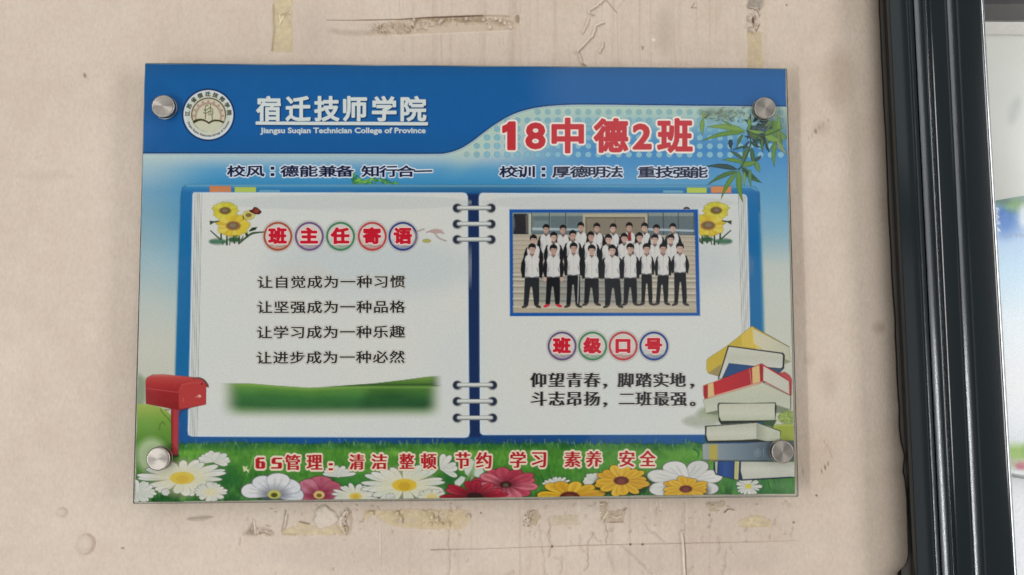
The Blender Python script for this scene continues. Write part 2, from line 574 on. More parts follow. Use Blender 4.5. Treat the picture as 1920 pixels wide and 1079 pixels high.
for i in range(26):
    x = rs.uniform(695, 770); y = rs.uniform(44, 63)
    W.bump(x, y, rs.uniform(1.5, 4), rs.uniform(3, 8), rs.uniform(.0009, .0021), rot=rs.uniform(-.9, -.2), pw=1.4)
for (x, y) in [(777, 38), (774, 46), (825, 43), (828, 40), (907, 38), (919, 52), (875, 36), (938, 40), (930, 36), (958, 52), (947, 44)]:
    W.bump(x, y, 3.4, 4.4, .0026, pw=1.3)
    W.ell(x - .8, y - 1, 2.4, 3, (216, 200, 180), soft=1, op=.8)  # painted highlight on the upper left of each bump
W.ell(971, 35, 5, 9, (140, 118, 98), soft=2, op=.8)
W.line([(965, 28), (974, 28), (976, 44)], 2, (210, 195, 175), op=.8, smooth=True)
for x, y0, y1, o_ in [(749, 2, 33, .6), (827, 66, 118, .6), (825, 64, 80, .4), (755, 70, 108, .3), (904, 60, 118, .35), (913, 8, 28, .3), (1157, 24, 122, .55), (1219, 0, 122, .5), (1198, 0, 118, .3),
                      (1145, 40, 100, .25), (1065, 80, 120, .2), (1264, 60, 122, .3), (935, 70, 85, .5), (942, 72, 88, .4), (962, 75, 90, .4), (1115, 96, 122, .5), (1185, 50, 122, .25), (1276, 80, 122, .25)]:
    W.line([(x, y0), (x + rs.uniform(-1, 1), (y0 + y1) / 2), (x + 2, y1)], 1.1, (150, 129, 109), soft=.9, op=o_ * .65)
    W.ridge([(x, y0), (x + 2, y1)], 2.2, -0.0002)
# lifted cracks, lit and shaded sides painted beside each ridge
for pts, wv in [([(1133, 0), (1120, 10), (1105, 21), (1107, 26), (1112, 29)], 3.2), ([(1104, 36), (1102, 46), (1092, 62)], 2), ([(1132, 42), (1118, 50), (1116, 57), (1112, 67), (1100, 80), (1084, 96)], 3.4),
                ([(1084, 96), (1088, 106), (1092, 118), (1096, 121)], 2.6), ([(1132, 78), (1130, 88), (1124, 98)], 2.4)]:
    pts = [tuple(p) for p in jit(pts, .9, int(wv * 7))]
    W.ridge(pts, wv + 1.8, 0.0021)
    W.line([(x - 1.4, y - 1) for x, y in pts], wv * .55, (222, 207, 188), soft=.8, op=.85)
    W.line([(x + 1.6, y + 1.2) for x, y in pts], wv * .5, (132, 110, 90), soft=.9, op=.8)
W.line([(1137, 1), (1148, 14), (1157, 25)], 1.6, (128, 105, 84), op=.8)
W.line([(1172, 0), (1160, 12), (1157, 22)], 1.2, (160, 138, 118), op=.6)
W.line([(1302, 6), (1298, 13), (1296, 15), (1306, 15)], 1.4, (105, 86, 70), op=.8)
W.ell(1225, 75, 4, 3, (222, 208, 190), soft=1.4, op=.7)
W.line([(1203, 87), (1205, 93), (1207, 88)], 1.8, (120, 98, 80), op=.7)
# torn spot above the right of the board
W.poly([(1401, -4), (1432, -4), (1431, 12), (1424, 22), (1418, 14), (1402, 15)], (150, 138, 124), soft=1.6, op=.7)
W.plateau([(1401, -4), (1432, -4), (1431, 12), (1424, 22), (1418, 14), (1402, 15)], -0.0006, soft=1.2)
for x, y, r in [(1411, 37, 5), (1420, 26, 5), (1408, 48, 4), (1413, 58, 4), (1422, 44, 4)]:
    W.bump(x, y, r, r * 1.5, .0030, pw=1.3)
    W.ell(x - 2, y - 1, r * .5, r, (220, 205, 186), soft=1.5, op=.6)  # painted highlight on the left of each bubble
W.ell(1412, 38, 2.6, 6, (88, 68, 52), soft=1.2, op=.9)
W.line([(1402, 15), (1412, 17), (1420, 20), (1424, 30)], 1.6, (105, 84, 66), op=.8)
W.line([(1420, 55), (1424, 46), (1418, 60)], 1.8, (110, 88, 70), op=.7)
W.line([(1432, 0), (1434, 40), (1434, 120)], [5, 5, 8], (186, 165, 138), soft=4, op=.4)
# strip of damage below the board; ridge highlights and shade painted in
W.ell(374, 972, 24, 5, (160, 142, 124), soft=3, op=.65, rot=-.08)
W.line([(352, 973), (378, 971), (399, 969)], 1.2, (120, 102, 86), op=.6)
W.poly([(455, 1003), (470, 986), (476, 976), (480, 990), (476, 1004)], (150, 132, 112), soft=3, op=.7)
W.ridge([(475, 976), (478, 990), (478, 1000)], 3.5, .0012)
W.ridge([(478, 1001), (488, 994), (498, 996), (509, 1002)], 6, .0028)
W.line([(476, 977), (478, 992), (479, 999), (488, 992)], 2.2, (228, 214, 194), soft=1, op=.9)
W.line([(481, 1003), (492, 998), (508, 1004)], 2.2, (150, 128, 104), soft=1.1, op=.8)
for pts in ([(536, 957), (533, 975), (528, 998)], [(540, 966), (537, 985), (532, 996)]):
    W.ridge(pts, 2.5, .0009)
    W.line(pts, 1.6, (120, 102, 84), soft=.9, op=.75)
W.line([(538, 957), (535, 975)], 1.4, (225, 212, 194), soft=.9, op=.7)
W.ridge([(651, 957), (640, 972), (637, 982), (648, 1001), (654, 995), (655, 975), (652, 958)], 5, .0028)
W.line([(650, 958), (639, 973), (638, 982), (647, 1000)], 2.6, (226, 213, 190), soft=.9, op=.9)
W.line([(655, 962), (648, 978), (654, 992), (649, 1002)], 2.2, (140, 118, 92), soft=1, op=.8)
for (x, y, rx, ry) in [(752, 975, 4, 9), (745, 963, 5, 5), (810, 968, 5, 7), (820, 975, 5, 4), (841, 983, 3, 6), (808, 983, 4, 3), (697, 962, 7, 4), (880, 968, 3, 5), (828, 983, 3, 3)]:
    W.bump(x, y, rx, ry, .0024, pw=1.3)
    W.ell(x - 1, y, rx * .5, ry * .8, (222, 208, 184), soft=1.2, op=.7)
    W.ell(x + rx * .7, y + 1, rx * .4, ry * .8, (140, 118, 92), soft=1.2, op=.6)  # lit left and shaded right of each flake, painted
W.line([(674, 978), (680, 979), (684, 968)], 1.6, (130, 108, 86), op=.7)
W.line([(712, 985), (713, 1020), (712, 1040)], 1.6, (214, 200, 184), op=.7)
W.line([(714, 985), (716, 1030), (715, 1060)], 1.2, (158, 138, 120), op=.5)
hz = [(808, 1031.5), (860, 1030.5), (900, 1029.5), (1000, 1026), (1060, 1024), (1160, 1021.5), (1280, 1019), (1340, 1018), (1420, 1016), (1492, 1014)]
hz = [tuple(p) for p in jit(hz, .35, 3, 9)]
W.line(hz, np.interp(np.arange(len(hz)) / len(hz), np.linspace(0, 1, 10), [2.2, .8, .7, 1, 1.3, .9, 1.2, .9, .7, .4]), (122, 101, 84), soft=.7, op=.75)
W.ridge(hz, 2, -.0004)
for pts, o_ in [([(844, 945), (842, 990), (840, 1010), (843, 1050), (841, 1082)], .6), ([(1028, 975), (1031, 990), (1026, 1005), (1034, 1022), (1028, 1045)], .75), ([(1012, 985), (1014, 1010), (1018, 1032), (1022, 1060), (1020, 1082)], .35),
                ([(1112, 1000), (1105, 1015), (1100, 1030), (1104, 1045), (1102, 1060), (1097, 1070)], .75), ([(1131, 975), (1136, 990), (1140, 1004), (1136, 1020)], .75), ([(1088, 1005), (1087, 1025), (1094, 1035)], .4),
                ([(1112, 1000), (1122, 1015), (1128, 1016)], .4), ([(1040, 1045), (1052, 1050), (1055, 1062), (1050, 1079)], .45), ([(1211, 982), (1211, 990), (1230, 1003), (1246, 1016)], .45), ([(1168, 1025), (1190, 1045), (1225, 1078)], .5),
                ([(1346, 1010), (1350, 1025), (1347, 1040)], .45), ([(1361, 1030), (1359, 1060), (1354, 1079)], .4), ([(960, 1079), (962, 1070), (950, 1079)], .6), ([(1292, 1070), (1300, 1062), (1290, 1075)], .5),
                ([(1140, 1030), (1142, 1045), (1150, 1060), (1150, 1070)], .3), ([(1475, 940), (1479, 948)], .6), ([(1231, 955), (1231, 968)], .6), ([(1284, 945), (1283, 990), (1283, 1000)], .45), ([(1455, 975), (1452, 985)], .5), ([(450, 1010), (449, 1020)], .4)]:
    pts = [tuple(p) for p in jit(pts, 1.5, int(pts[0][0]) % 97)]
    wv = np.clip(1.2 + 1.3 * fbm(np.arange(len(pts)) * .31, np.full(len(pts), pts[0][0]), 3, 5), .35, 2.6)
    W.line(pts, wv, (135, 113, 94), soft=.9, op=o_)
    W.line([(x - 1.8, y) for x, y in pts], wv, (220, 205, 188), soft=1, op=o_ * .65)  # painted highlight along the left edge of the crack
    W.ridge(pts, 3.4, .0012)
rf = random.Random(77)
for i in range(150):
    x = rf.choice([rf.uniform(440, 900), rf.uniform(950, 1490), rf.uniform(950, 1490)])
    y = rf.uniform(942, 1004) if rf.random() < .8 else rf.uniform(1004, 1078)
    a, r = rf.uniform(0, 3.14), rf.uniform(2, 9)
    q = [tuple(p) for p in jit([(x, y), (x + r * math.cos(a) * .5, y + r * math.sin(a))], 1.3, i, 1.6)]
    W.ridge(q, rf.uniform(1.6, 3.2), rf.uniform(.0005, .0015))
    W.line(q, rf.uniform(.8, 2.0), rf.choice([(222, 208, 190), (150, 128, 106), (168, 146, 120)]), soft=.9, op=rf.uniform(.2, .6))
rd = [(1279, 999), (1281, 1010), (1283, 1035), (1284, 1060), (1286, 1090)]
W.ridge(rd, 5.5, .0022)
W.line([(x - 1.6, y) for x, y in rd], [1.2, 2.6, 3.2, 3.2, 3.2], (226, 211, 192), soft=.9, op=.95)  # ridge highlight, and its shadow on the next line, are painted colour
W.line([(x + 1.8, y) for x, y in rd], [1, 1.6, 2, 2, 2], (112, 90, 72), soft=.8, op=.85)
for x in (1060, 1085, 1130, 1195, 1220, 1231, 1238):
    W.line([(x, 941), (x + .5, rs.uniform(948, 962))], 1.4, (222, 208, 190), soft=.9, op=.7)
for (x, y, rx, ry) in [(985, 972, 6, 5), (992, 976, 5, 6), (1000, 960, 3, 3), (988, 985, 4, 3)]:
    W.bump(x, y, rx, ry, .0016, pw=1.2)
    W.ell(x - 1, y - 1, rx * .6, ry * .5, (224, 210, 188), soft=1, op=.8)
    W.ell(x + 2, y + 2, rx * .5, ry * .4, (132, 108, 84), soft=1, op=.7)  # painted highlight above left and shade below right of each crumb
W.line([(1359, 961), (1366, 955), (1376, 957)], [2.5, 2.2, 1], (100, 80, 62), soft=1, op=.85, smooth=True)
W.ridge([(1359, 962), (1366, 956), (1377, 958)], 4, .0012)
# the plaster rolls back and ends in a chipped lip by the door frame
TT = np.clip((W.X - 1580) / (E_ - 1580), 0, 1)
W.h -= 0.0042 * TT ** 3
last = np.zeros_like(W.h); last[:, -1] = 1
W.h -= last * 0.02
W.rgb = W.rgb * (1 - 0.30 * (TT ** 5)[..., None] * np.array([1, 1.02, 1.05]))  # shading towards the frame, painted into the plaster colour
WO = empty('plaster_wall', px(960, 1079, YW), 'beige painted plaster wall, cracked and scarred by old tape, carrying the class board', 'wall')
W.h[:, :-1] *= 1.0
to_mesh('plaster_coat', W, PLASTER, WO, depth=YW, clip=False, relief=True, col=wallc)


def residue(x0, y0, x1, y1, pts, c, seed, thick=0.00012, marks=(), jag=3, op=.6, label=None):
    P = Paint(x0, y0, x1, y1, 1.2)
    P.rgb[:] = c
    d, sl = P.sd(pts)
    d = d + jag * fbm(P.X[sl] * .13, P.Y[sl] * .13, 4, seed)
    d = d + 1.3 * fbm(P.X[sl] * .5, P.Y[sl] * .5, 3, seed + 20)
    wear = np.clip(.9 + .9 * fbm(P.X[sl] * .09, P.Y[sl] * .12, 4, seed + 30), .15, 1)
    P.a[sl] = np.clip(.5 - d / 2.6, 0, 1) * op * wear
    P.h = thick * np.clip(P.a * 1.4, 0, 1) + 0.00018 * fbm(P.X * .2, P.Y * .2, 3, seed + 5)
    P.rgb = P.rgb + fbm(P.X * .1, P.Y * .1, 4, seed + 1)[..., None] * np.array([12, 12, 14])
    for (a, b, cc) in marks:
        P.line(a, b, cc, soft=.9, op=.8)
        P.ridge(a, b + 2.5, .001)
    P.h += W_h(P.X, P.Y)
    return to_mesh('tape_residue', P, PLASTER, WO, depth=YW - 0.0002, clip=False, relief=True, label=label, col=wallc)


def W_h(X, Y):
    """height of the wall coat under a residue patch (nearest grid sample)"""
    i = np.clip(np.searchsorted(xs, X), 0, len(xs) - 1)
    j = np.clip(np.searchsorted(ys, Y), 0, len(ys) - 1)
    return W.h[j, i]


residue(500, -14, 560, 108, [(512, -20), (547, -20), (547, 97), (512, 97)], (216, 196, 152), 11, marks=[([(513, 10), (514, 60), (510, 95)], 2, (150, 132, 104)), ([(524, 46), (533, 27), (545, 24)], 1.8, (232, 222, 190)), ([(530, 28), (541, 24)], 1.5, (120, 100, 72)), ([(524, 30), (526, 42)], 2, (226, 214, 180))], jag=2, label='yellowed strip of old tape glue above the board')
residue(1390, 50, 1440, 132, [(1402, 58), (1428, 60), (1430, 130), (1402, 130)], (208, 186, 144), 12, jag=2)
residue(515, 968, 670, 1012, [(528, 1004), (533, 994), (552, 988), (562, 979), (578, 984), (600, 988), (630, 986), (655, 990), (656, 1003)], (219, 197, 156), 13, marks=[([(562, 979), (580, 983)], 1.8, (120, 100, 80)), ([(530, 1002), (555, 1003)], 1.6, (170, 150, 115))])
residue(672, 948, 890, 1002, [(682, 957), (735, 956), (800, 955), (882, 956), (880, 970), (872, 994), (800, 992), (745, 988), (718, 978), (700, 962), (686, 975), (681, 975)], (220, 196, 152), 14)
residue(1020, 960, 1092, 992, [(1030, 968), (1085, 966), (1086, 984), (1030, 986)], (212, 193, 164), 15, op=.6)
residue(1118, 938, 1182, 988, [(1124, 940), (1138, 940), (1140, 960), (1150, 958), (1166, 955), (1174, 953), (1171, 966), (1168, 979), (1130, 980), (1126, 965)], (198, 176, 146), 16, marks=[([(1140, 960), (1128, 978)], 2.5, (226, 212, 184)), ([(1142, 980), (1168, 979)], 1.2, (110, 88, 66)), ([(1170, 958), (1174, 953)], 1.6, (110, 88, 66)), ([(1146, 968), (1156, 972), (1165, 968)], 2, (222, 206, 176))])
residue(1320, 935, 1370, 965, [(1326, 944), (1342, 940), (1362, 941), (1358, 948), (1346, 952), (1344, 958), (1332, 959), (1330, 950)], (194, 175, 146), 17, op=.75)
residue(1378, 962, 1456, 996, [(1390, 975), (1420, 966), (1444, 974), (1446, 987), (1400, 989), (1386, 986)], (215, 193, 152), 18, op=.75)
residue(978, 952, 1020, 992, [(990, 958), (1008, 957), (1012, 970), (1004, 985), (990, 980)], (188, 168, 136), 19, op=.7)
# glue blob
B = Paint(582, 944, 644, 1002, 1.0)
r_ = np.hypot((B.X - 610) / 22, (B.Y - 970) / 21)
th = np.arctan2(B.Y - 970, B.X - 610)
r_ = r_ / (1 + .12 * np.sin(3 * th + 1) + .05 * np.sin(7 * th))
B.rgb[:] = (204, 186, 166)
B.a = np.clip((1.08 - r_) * 8, 0, 1)
B.h = .0016 * np.clip(1 - r_ ** 6, 0, 1) * (0.75 + .3 * np.exp(-((r_ - .8) / .14) ** 2)) + .0006 * fbm(B.X * .14, B.Y * .14, 3, 3) * (r_ < .9)
B.h += .001 * np.exp(-((np.hypot(B.X - 600, B.Y - 963)) / 7) ** 2)
to_mesh('glue_blob', B, PLASTER, WO, depth=YW - .0003, clip=False, relief=True, label='dried pale glue blob under the board', col=wallc)

# base coat under the plaster, seen where the lip is chipped off
under = simple('bare_masonry', (0.085, 0.068, 0.055), 0.85, bump=.5, bscale=120)
p = [px(-1480, -990, YW + .014), px(1700, -990, YW + .014), px(1700, 2050, YW + .014), px(-1480, 2050, YW + .014)]
link('masonry', np_mesh('masonry', np.array(p), [[3, 2, 1, 0]]), under, WO)

# ------------------------------------------------------------------ door frame
frame_mat = simple('dark_green_gloss_paint', (0.0075, 0.0120, 0.0145), 0.16, spec=.5, bump=.13, bscale=600, stretch=(1, 1, .12), bdist=.0002)
prof = [(1654, 1706, .032), (1660, 1713, .016), (1663, 1716, -.001), (1667, 1720, -.0038), (1669, 1722, -.0042), (1698, 1751, -.0028), (1700, 1753, -.0028), (1702, 1755, -.0031), (1704, 1757, -.0036), (1709, 1762, -.0050), (1711, 1764, -.0054), (1711.6, 1764.6, -.0005), (1712.8, 1765.8, -.0005),
        (1713.4, 1766.4, -.0052), (1716, 1769, -.0060), (1728, 1781, -.0094), (1731, 1784, -.0100), (1733.5, 1786.5, -.0101), (1736, 1789, -.0093), (1738.5, 1791.5, -.0070), (1741, 1794, -.0042), (1743, 1796, -.0033), (1746, 1799, -.0031), (1770, 1822.5, -.0030), (1773.5, 1826, -.0031),
        (1775.5, 1828.2, -.0036), (1777.5, 1830.4, -.0042), (1790, 1843.5, -.0078), (1792.5, 1846.4, -.0083), (1795, 1849, -.0085), (1798, 1852.4, -.0085), (1836, 1898, -.0085), (1839.5, 1902, -.0081), (1842, 1904.6, -.0068), (1843, 1905.5, -.0045), (1843, 1905.5, .045)]
FO = empty('door_frame', px(1770, 1079, 0), 'dark green painted moulded door frame at the right edge of the wall', 'door frame')


def extrude_profile(name, prof, y0, y1, mat, parent, n=60):
    V = []
    for k in range(n + 1):
        yy = y0 + (y1 - y0) * k / n
        for (xt, xb, d) in prof:
            V.append(px(xt + (xb - xt) * yy / 1079.0, yy, d))
    m = len(prof)
    F = [[k * m + i, (k + 1) * m + i, (k + 1) * m + i + 1, k * m + i + 1] for k in range(n) for i in range(m - 1)]
    return link(name, np_mesh(name, np.array(V), F), mat, parent)


def smooth_prof(pr):
    out = []
    for i in range(len(pr) - 1):
        out.append(pr[i])
        a, b = np.array(pr[i]), np.array(pr[i + 1])
    out.append(pr[-1])
    return out


fo = extrude_profile('frame_moulding', prof, -990, 2050, frame_mat, FO, 130)
for p_ in fo.data.polygons: p_.use_smooth = True
try:
    fo.data.set_sharp_from_angle(angle=math.radians(50))
except Exception:
    pass
# brown sealant strip squeezed between plaster and frame
caulk = simple('brown_caulk', (0.060, 0.048, 0.038), 0.6, bump=.6, bscale=150)
extrude_profile('sealant_strip', [(1640, 1690, .030), (1644, 1697, .0285), (1650, 1703, .0270), (1656, 1709, .0262), (1660, 1713, .0275), (1666, 1720, .031)], -990, 2050, caulk, FO, 130)

# ------------------------------------------------------------------ beyond the frame
room_mat = simple('pale_room_wall', (0.78, 0.79, 0.80), 0.8, bump=.1)
YR = 0.16


def slab(name, pts, y0, y1, mat, parent=None):
    """polygon given in photo px at depth y0, thickness to y1"""
    n = len(pts)
    f = [px(x, y, y0) for x, y in pts]
    b = [np.array([q[0], y1, q[2]]) for q in f]
    V = np.array(f + b)
    me = bpy.data.meshes.new(name)
    F = [list(range(n))[::-1], list(range(n, 2 * n))] + [[i, (i + 1) % n, n + (i + 1) % n, n + i] for i in range(n)]
    me.from_pydata([tuple(v) for v in V], [], F)
    me.update()
    import bmesh
    bm = bmesh.new(); bm.from_mesh(me); bmesh.ops.recalc_face_normals(bm, faces=bm.faces); bm.to_mesh(me); bm.free()
    return link(name, me, mat, parent)


rw = slab('room_wall', [(1500, -990), (3000, -990), (3000, 2050), (1500, 2050)], YR, YR + .03, room_mat)
tag(rw, 'pale grey room wall seen past the door frame', 'wall')
grey = simple('grey_pelmet', (0.46, 0.44, 0.415), 0.7)
dark = simple('dark_lintel', (0.035, 0.03, 0.03), 0.6)
hb = slab('head_rail', [(1700, -200), (2600, -200), (2600, 8), (1700, 8)], YR - .10, YR - .06, dark)
tag(hb, 'dark horizontal rail at the very top right corner', 'rail')
pl = slab('grey_header_board', [(1720, -190), (2580, -190), (2580, 44), (1720, 41)], YR - .055, YR - .02, grey)
tag(pl, 'grey board between the dark rail and the white paper sheet', 'board')
# white paper sheet, curling at its lower edge
S = Paint(1800, 40, 2300, 400, 6)
S.fill((206, 207, 200))
lower = 378 - 0.19 * (S.X - 1858) + .0003 * (S.X - 1858) ** 2
v_ = (S.Y - 40) / 360
S.Y = 40 + v_ * (lower - 40)
S.h = .006 + .010 * v_ ** 6 + .003 * np.sin((S.X - 1850) / 42.0) * v_
S.ell(1902, 208, 10, 26, (178, 180, 176), soft=8, op=.6, rot=.3)
so = to_mesh('paper_sheet', S, printed_ink('matt_paper', .5, .2, .02), None, depth=YR - .012, clip=False, relief=True, col=lambda c: np.clip(s2l(c) * 1.25, 0, .85))
tag(so, 'plain white paper sheet hanging over the top of the poster', 'paper sheet')
# hanging poster with pale sky, leaves and a red flower, and its white rod
PO = empty('hanging_poster', px(1900, 890, YR - .004), 'pale blue hanging poster with green leaves, seen past the door frame', 'poster')
G = Paint(1820, 360, 2250, 890, 2.6)
G.rgb = ramp(G.Y, [(360, (150, 165, 165)), (440, (160, 180, 205)), (500, (172, 196, 212)), (600, (200, 208, 212)), (720, (208, 207, 208)), (820, (200, 203, 206)), (890, (196, 198, 200))])
G.a[:] = 1
G.ell(1885, 410, 24, 32, (82, 122, 185), soft=16, op=.9)
G.ell(1902, 384, 20, 12, (128, 160, 110), soft=9, op=.9)
G.ell(1872, 378, 22, 8, (100, 125, 110), soft=6, op=.7)
G.ell(1918, 405, 8, 20, (215, 220, 225), soft=8, op=.8)
G.ell(1866, 405, 6, 14, (150, 135, 165), soft=5, op=.6)
G.line([(1863, 391), (1872, 392), (1867, 402), (1873, 408), (1864, 410)], 2.2, (226, 230, 240), soft=1, op=.85)
for y in (416, 430):
    G.line([(1866, y + 2), (1869, y - 3), (1875, y + 3), (1866, y + 4)], 2, (226, 230, 240), soft=1, op=.85)
for x in (1885, 1895, 1906, 1914, 1921):
    G.ell(x, 442, 2.5, 4, (130, 140, 160), soft=1.8, op=.6)
G.ell(1905, 850, 32, 16, (140, 168, 96), soft=9, op=.9)
G.ell(1900, 870, 30, 10, (165, 165, 140), soft=6, op=.8)
G.ell(1916, 874, 12, 7, (178, 110, 124), soft=4, op=.9)
G.ell(1940, 845, 20, 20, (110, 150, 80), soft=8, op=.9)
to_mesh('poster_print', G, printed_ink('poster_ink', .35), PO, depth=YR - .006, clip=False, col=lambda c: np.clip(s2l(c) * 1.25, 0, .85))


def tube(name, a, b, r, mat, parent, seg=20, r2=None):
    a, b = np.array(a), np.array(b)
    d = (b - a) / np.linalg.norm(b - a)
    u = np.cross(d, [0, 1, 0.01]); u /= np.linalg.norm(u)
    v = np.cross(d, u)
    V = [p_ + rr * (math.cos(t) * u + math.sin(t) * v) for p_, rr in ((a, r), (b, r2 or r)) for t in np.linspace(0, 2 * math.pi, seg, endpoint=False)]
    F = [[i, (i + 1) % seg, seg + (i + 1) % seg, seg + i] for i in range(seg)]
    me = bpy.data.meshes.new(name)
    me.from_pydata([tuple(q) for q in V], [], F + [list(range(seg))[::-1], list(range(seg, 2 * seg))])
    for p_ in me.polygons: p_.use_smooth = len(p_.vertices) == 4
    return link(name, me, mat, parent)


white = simple('white_plastic', (0.78, 0.79, 0.78), 0.35)
tube('bottom_rod', px(1850, 882, YR - .014), px(2250, 958, YR - .014), .0022, white, PO)
# thin pale rubber bead that lines the inner side of the opening
extrude_profile('glazing_bead', [(1841, 1904, .046), (1844.2, 1907.0, .046), (1844.4, 1907.4, .06)], -990, 2050, simple('grey_rubber', (.13, .14, .14), .6), FO)

# ------------------------------------------------------------------ the class notice board
SG = empty('class_notice_board', (0, 0.0, -0.2), 'blue and white printed acrylic class board with notebook artwork, bolted to the wall', 'notice board')
PQ = [(271, 118), (1476.5, 128), (1498, 932.5), (248, 946)]


def acrylic():
    m, N, L, b = newmat('clear_acrylic')
    N.remove(b)
    out = N['Material Output']
    tr = N.new('ShaderNodeBsdfTransparent'); tr.inputs[0].default_value = (.93, .965, .95, 1)
    gl = N.new('ShaderNodeBsdfGlossy'); gl.inputs['Roughness'].default_value = .05
    fr = N.new('ShaderNodeFresnel'); fr.inputs[0].default_value = 1.49
    mx = N.new('ShaderNodeMixShader')
    L.new(fr.outputs[0], mx.inputs[0]); L.new(tr.outputs[0], mx.inputs[1]); L.new(gl.outputs[0], mx.inputs[2])
    L.new(mx.outputs[0], out.inputs[0])
    return m


def panel():
    import bmesh
    bm = bmesh.new()
    W2, H2, T0 = .3, .20025, .004
    vs = [bm.verts.new((x, y, z)) for y in (0, T0) for (x, z) in ((-W2, -H2), (W2, -H2), (W2, H2), (-W2, H2))]
    for f in ((0, 1, 2, 3), (7, 6, 5, 4), (0, 4, 5, 1), (1, 5, 6, 2), (2, 6, 7, 3), (3, 7, 4, 0)):
        bm.faces.new([vs[i] for i in f])
    bmesh.ops.recalc_face_normals(bm, faces=bm.faces)
    bmesh.ops.bevel(bm, geom=bm.edges[:], offset=.0009, segments=2, affect='EDGES')
    me = bpy.data.meshes.new('acrylic_panel')
    for f in bm.faces: f.material_index = 0 if abs(f.normal.y) > .99 else 1
    bm.to_mesh(me); bm.free()
    o = link('acrylic_panel', me, acrylic(), SG)
    me.materials.append(simple('sawn_acrylic_edge', (.74, .80, .77), .3))
    return o


panel()
# white back film of the print
bk = np.array([px(x, y, -.00006) for x, y in PRINT])
film = simple('white_backing_film', (.7, .7, .68), .4)
link('backing_film', np_mesh('backing_film', bk, [[3, 2, 1, 0]]), film, SG)

# sky with its light and dark blue
P = Paint(246, 112, 1500, 948, 2.0)
mid = ramp(P.Y, [(288, T(150, 162, 158)), (300, T(128, 148, 158)), (318, T(82, 125, 152)), (345, T(60, 112, 146)), (420, T(64, 116, 150)), (520, T(110, 140, 155)), (620, T(158, 160, 150)), (960, T(155, 155, 140))])
sideL = ramp(P.Y, [(288, T(152, 163, 158)), (320, T(128, 148, 156)), (360, T(96, 128, 146)), (402, T(100, 128, 140)), (480, T(126, 145, 150)), (560, T(150, 156, 150)), (640, T(160, 158, 148)), (960, T(150, 155, 135))])
sideR = ramp(P.Y, [(200, T(142, 158, 138)), (225, T(100, 135, 150)), (280, T(60, 106, 148)), (350, T(84, 126, 154)), (430, T(112, 142, 156)), (500, T(156, 160, 152)), (610, T(160, 160, 150)), (960, T(150, 152, 130))])
tl = (1 - sstep(272, 420, P.X))[..., None]
tr_ = sstep(900, 1150, P.X)[..., None]
P.rgb = mid * (1 - tl) + sideL * tl
P.rgb = P.rgb * (1 - tr_) + sideR * tr_
P.a[:] = 1
ph = (P.Y < 300) & (P.X > 850)
curve = catmull([(246, 289.5), (600, 290), (800, 290.5), (836, 289), (862, 281), (884, 268), (905, 252), (930, 234), (960, 217), (990, 207), (1025, 201), (1065, 198.5), (1120, 198), (1300, 200), (1500, 202)], False, 10)
cy_ = np.interp(P.X, curve[:, 0], curve[:, 1])
g = np.clip((P.Y - cy_) / 60, 0, 1)
glow = (1 - sstep(0, 1, g)) * sstep(820, 900, P.X) * (P.Y > cy_ - 3) * .85
P.rgb = P.rgb * (1 - glow[..., None]) + np.array(T(146, 162, 150)) * glow[..., None]
P.rgb += 2.0 * fbm(P.X * .02, P.Y * .02, 3, 5)[..., None]
# pale disc behind the lower left stud, green hill, bushes
P.ell(260, 735, 14, 32, (118, 132, 104), soft=6, op=.75)
P.ell(285, 715, 40, 7, (140, 150, 120), soft=5, op=.5)
P.poly([(240, 762), (262, 758), (285, 759), (310, 768), (332, 790), (345, 960), (240, 960)], lambda X, Y: ramp(Y, [(755, (160, 172, 84)), (790, (112, 150, 62)), (830, (84, 128, 48)), (960, (60, 108, 44))]), soft=1.5)
P.line([(301, 765), (303, 772), (318, 788), (326, 800)], 1.5, (78, 82, 40), op=.8, smooth=True)
P.line([(299, 806), (300, 797), (305, 792), (309, 797)], 1.8, (78, 82, 40), op=.8, smooth=True)
P.line([(310, 768), (316, 769), (319, 764)], 1.8, (90, 70, 44), op=.8, smooth=True)
P.ell(285, 855, 29, 33, (186, 196, 160), soft=7, op=.8)
to_mesh('background_print', P, INK, SG)

# blue header with its swept lower edge
H = Paint(262, 112, 1482, 300, 1.6)
hc = ramp(H.Y, [(118, T(40, 72, 108)), (150, T(38, 77, 121)), (240, T(37, 77, 123)), (290, T(36, 74, 116))])
H.rgb = hc + 1.5 * fbm(H.X * .05, H.Y * .05, 3, 8)[..., None]
cyh = np.interp(H.X, curve[:, 0], curve[:, 1])
H.a = np.clip((cyh - H.Y) / 1.4 + .5, 0, 1)
to_mesh('header_band', H, INK, SG)
HL = Paint(262, 190, 1482, 300, 1.2)
HL.line(curve[::2], 2.4, (186, 208, 214), soft=1.0, op=.9)
HL.line([(x, y - 2.6) for x, y in curve[::2]], 1.6, (24, 52, 96), soft=.8, op=.7)
to_mesh('header_edge_line', HL, INK, SG)

# halftone dots
D = Paint(850, 200, 1480, 300, 1.1)
cyd = lambda x: np.interp(x, curve[:, 0], curve[:, 1])
for r, yy in enumerate([290, 274, 258, 242, 226, 210]):
    for k in range(33):
        x = 875 + 19 * k
        y = yy + (x - 875) * .0012
        if y < cyd(x) + 4 or x > 1474: continue
        op = [.85, .85, .8, .7, .6, .4][r] * min(1, (x - 855) / 60)
        D.ell(x, y, 5.8, 5.6, (142, 192, 208), soft=.9, op=op)
to_mesh('halftone_dots', D, INK, SG)

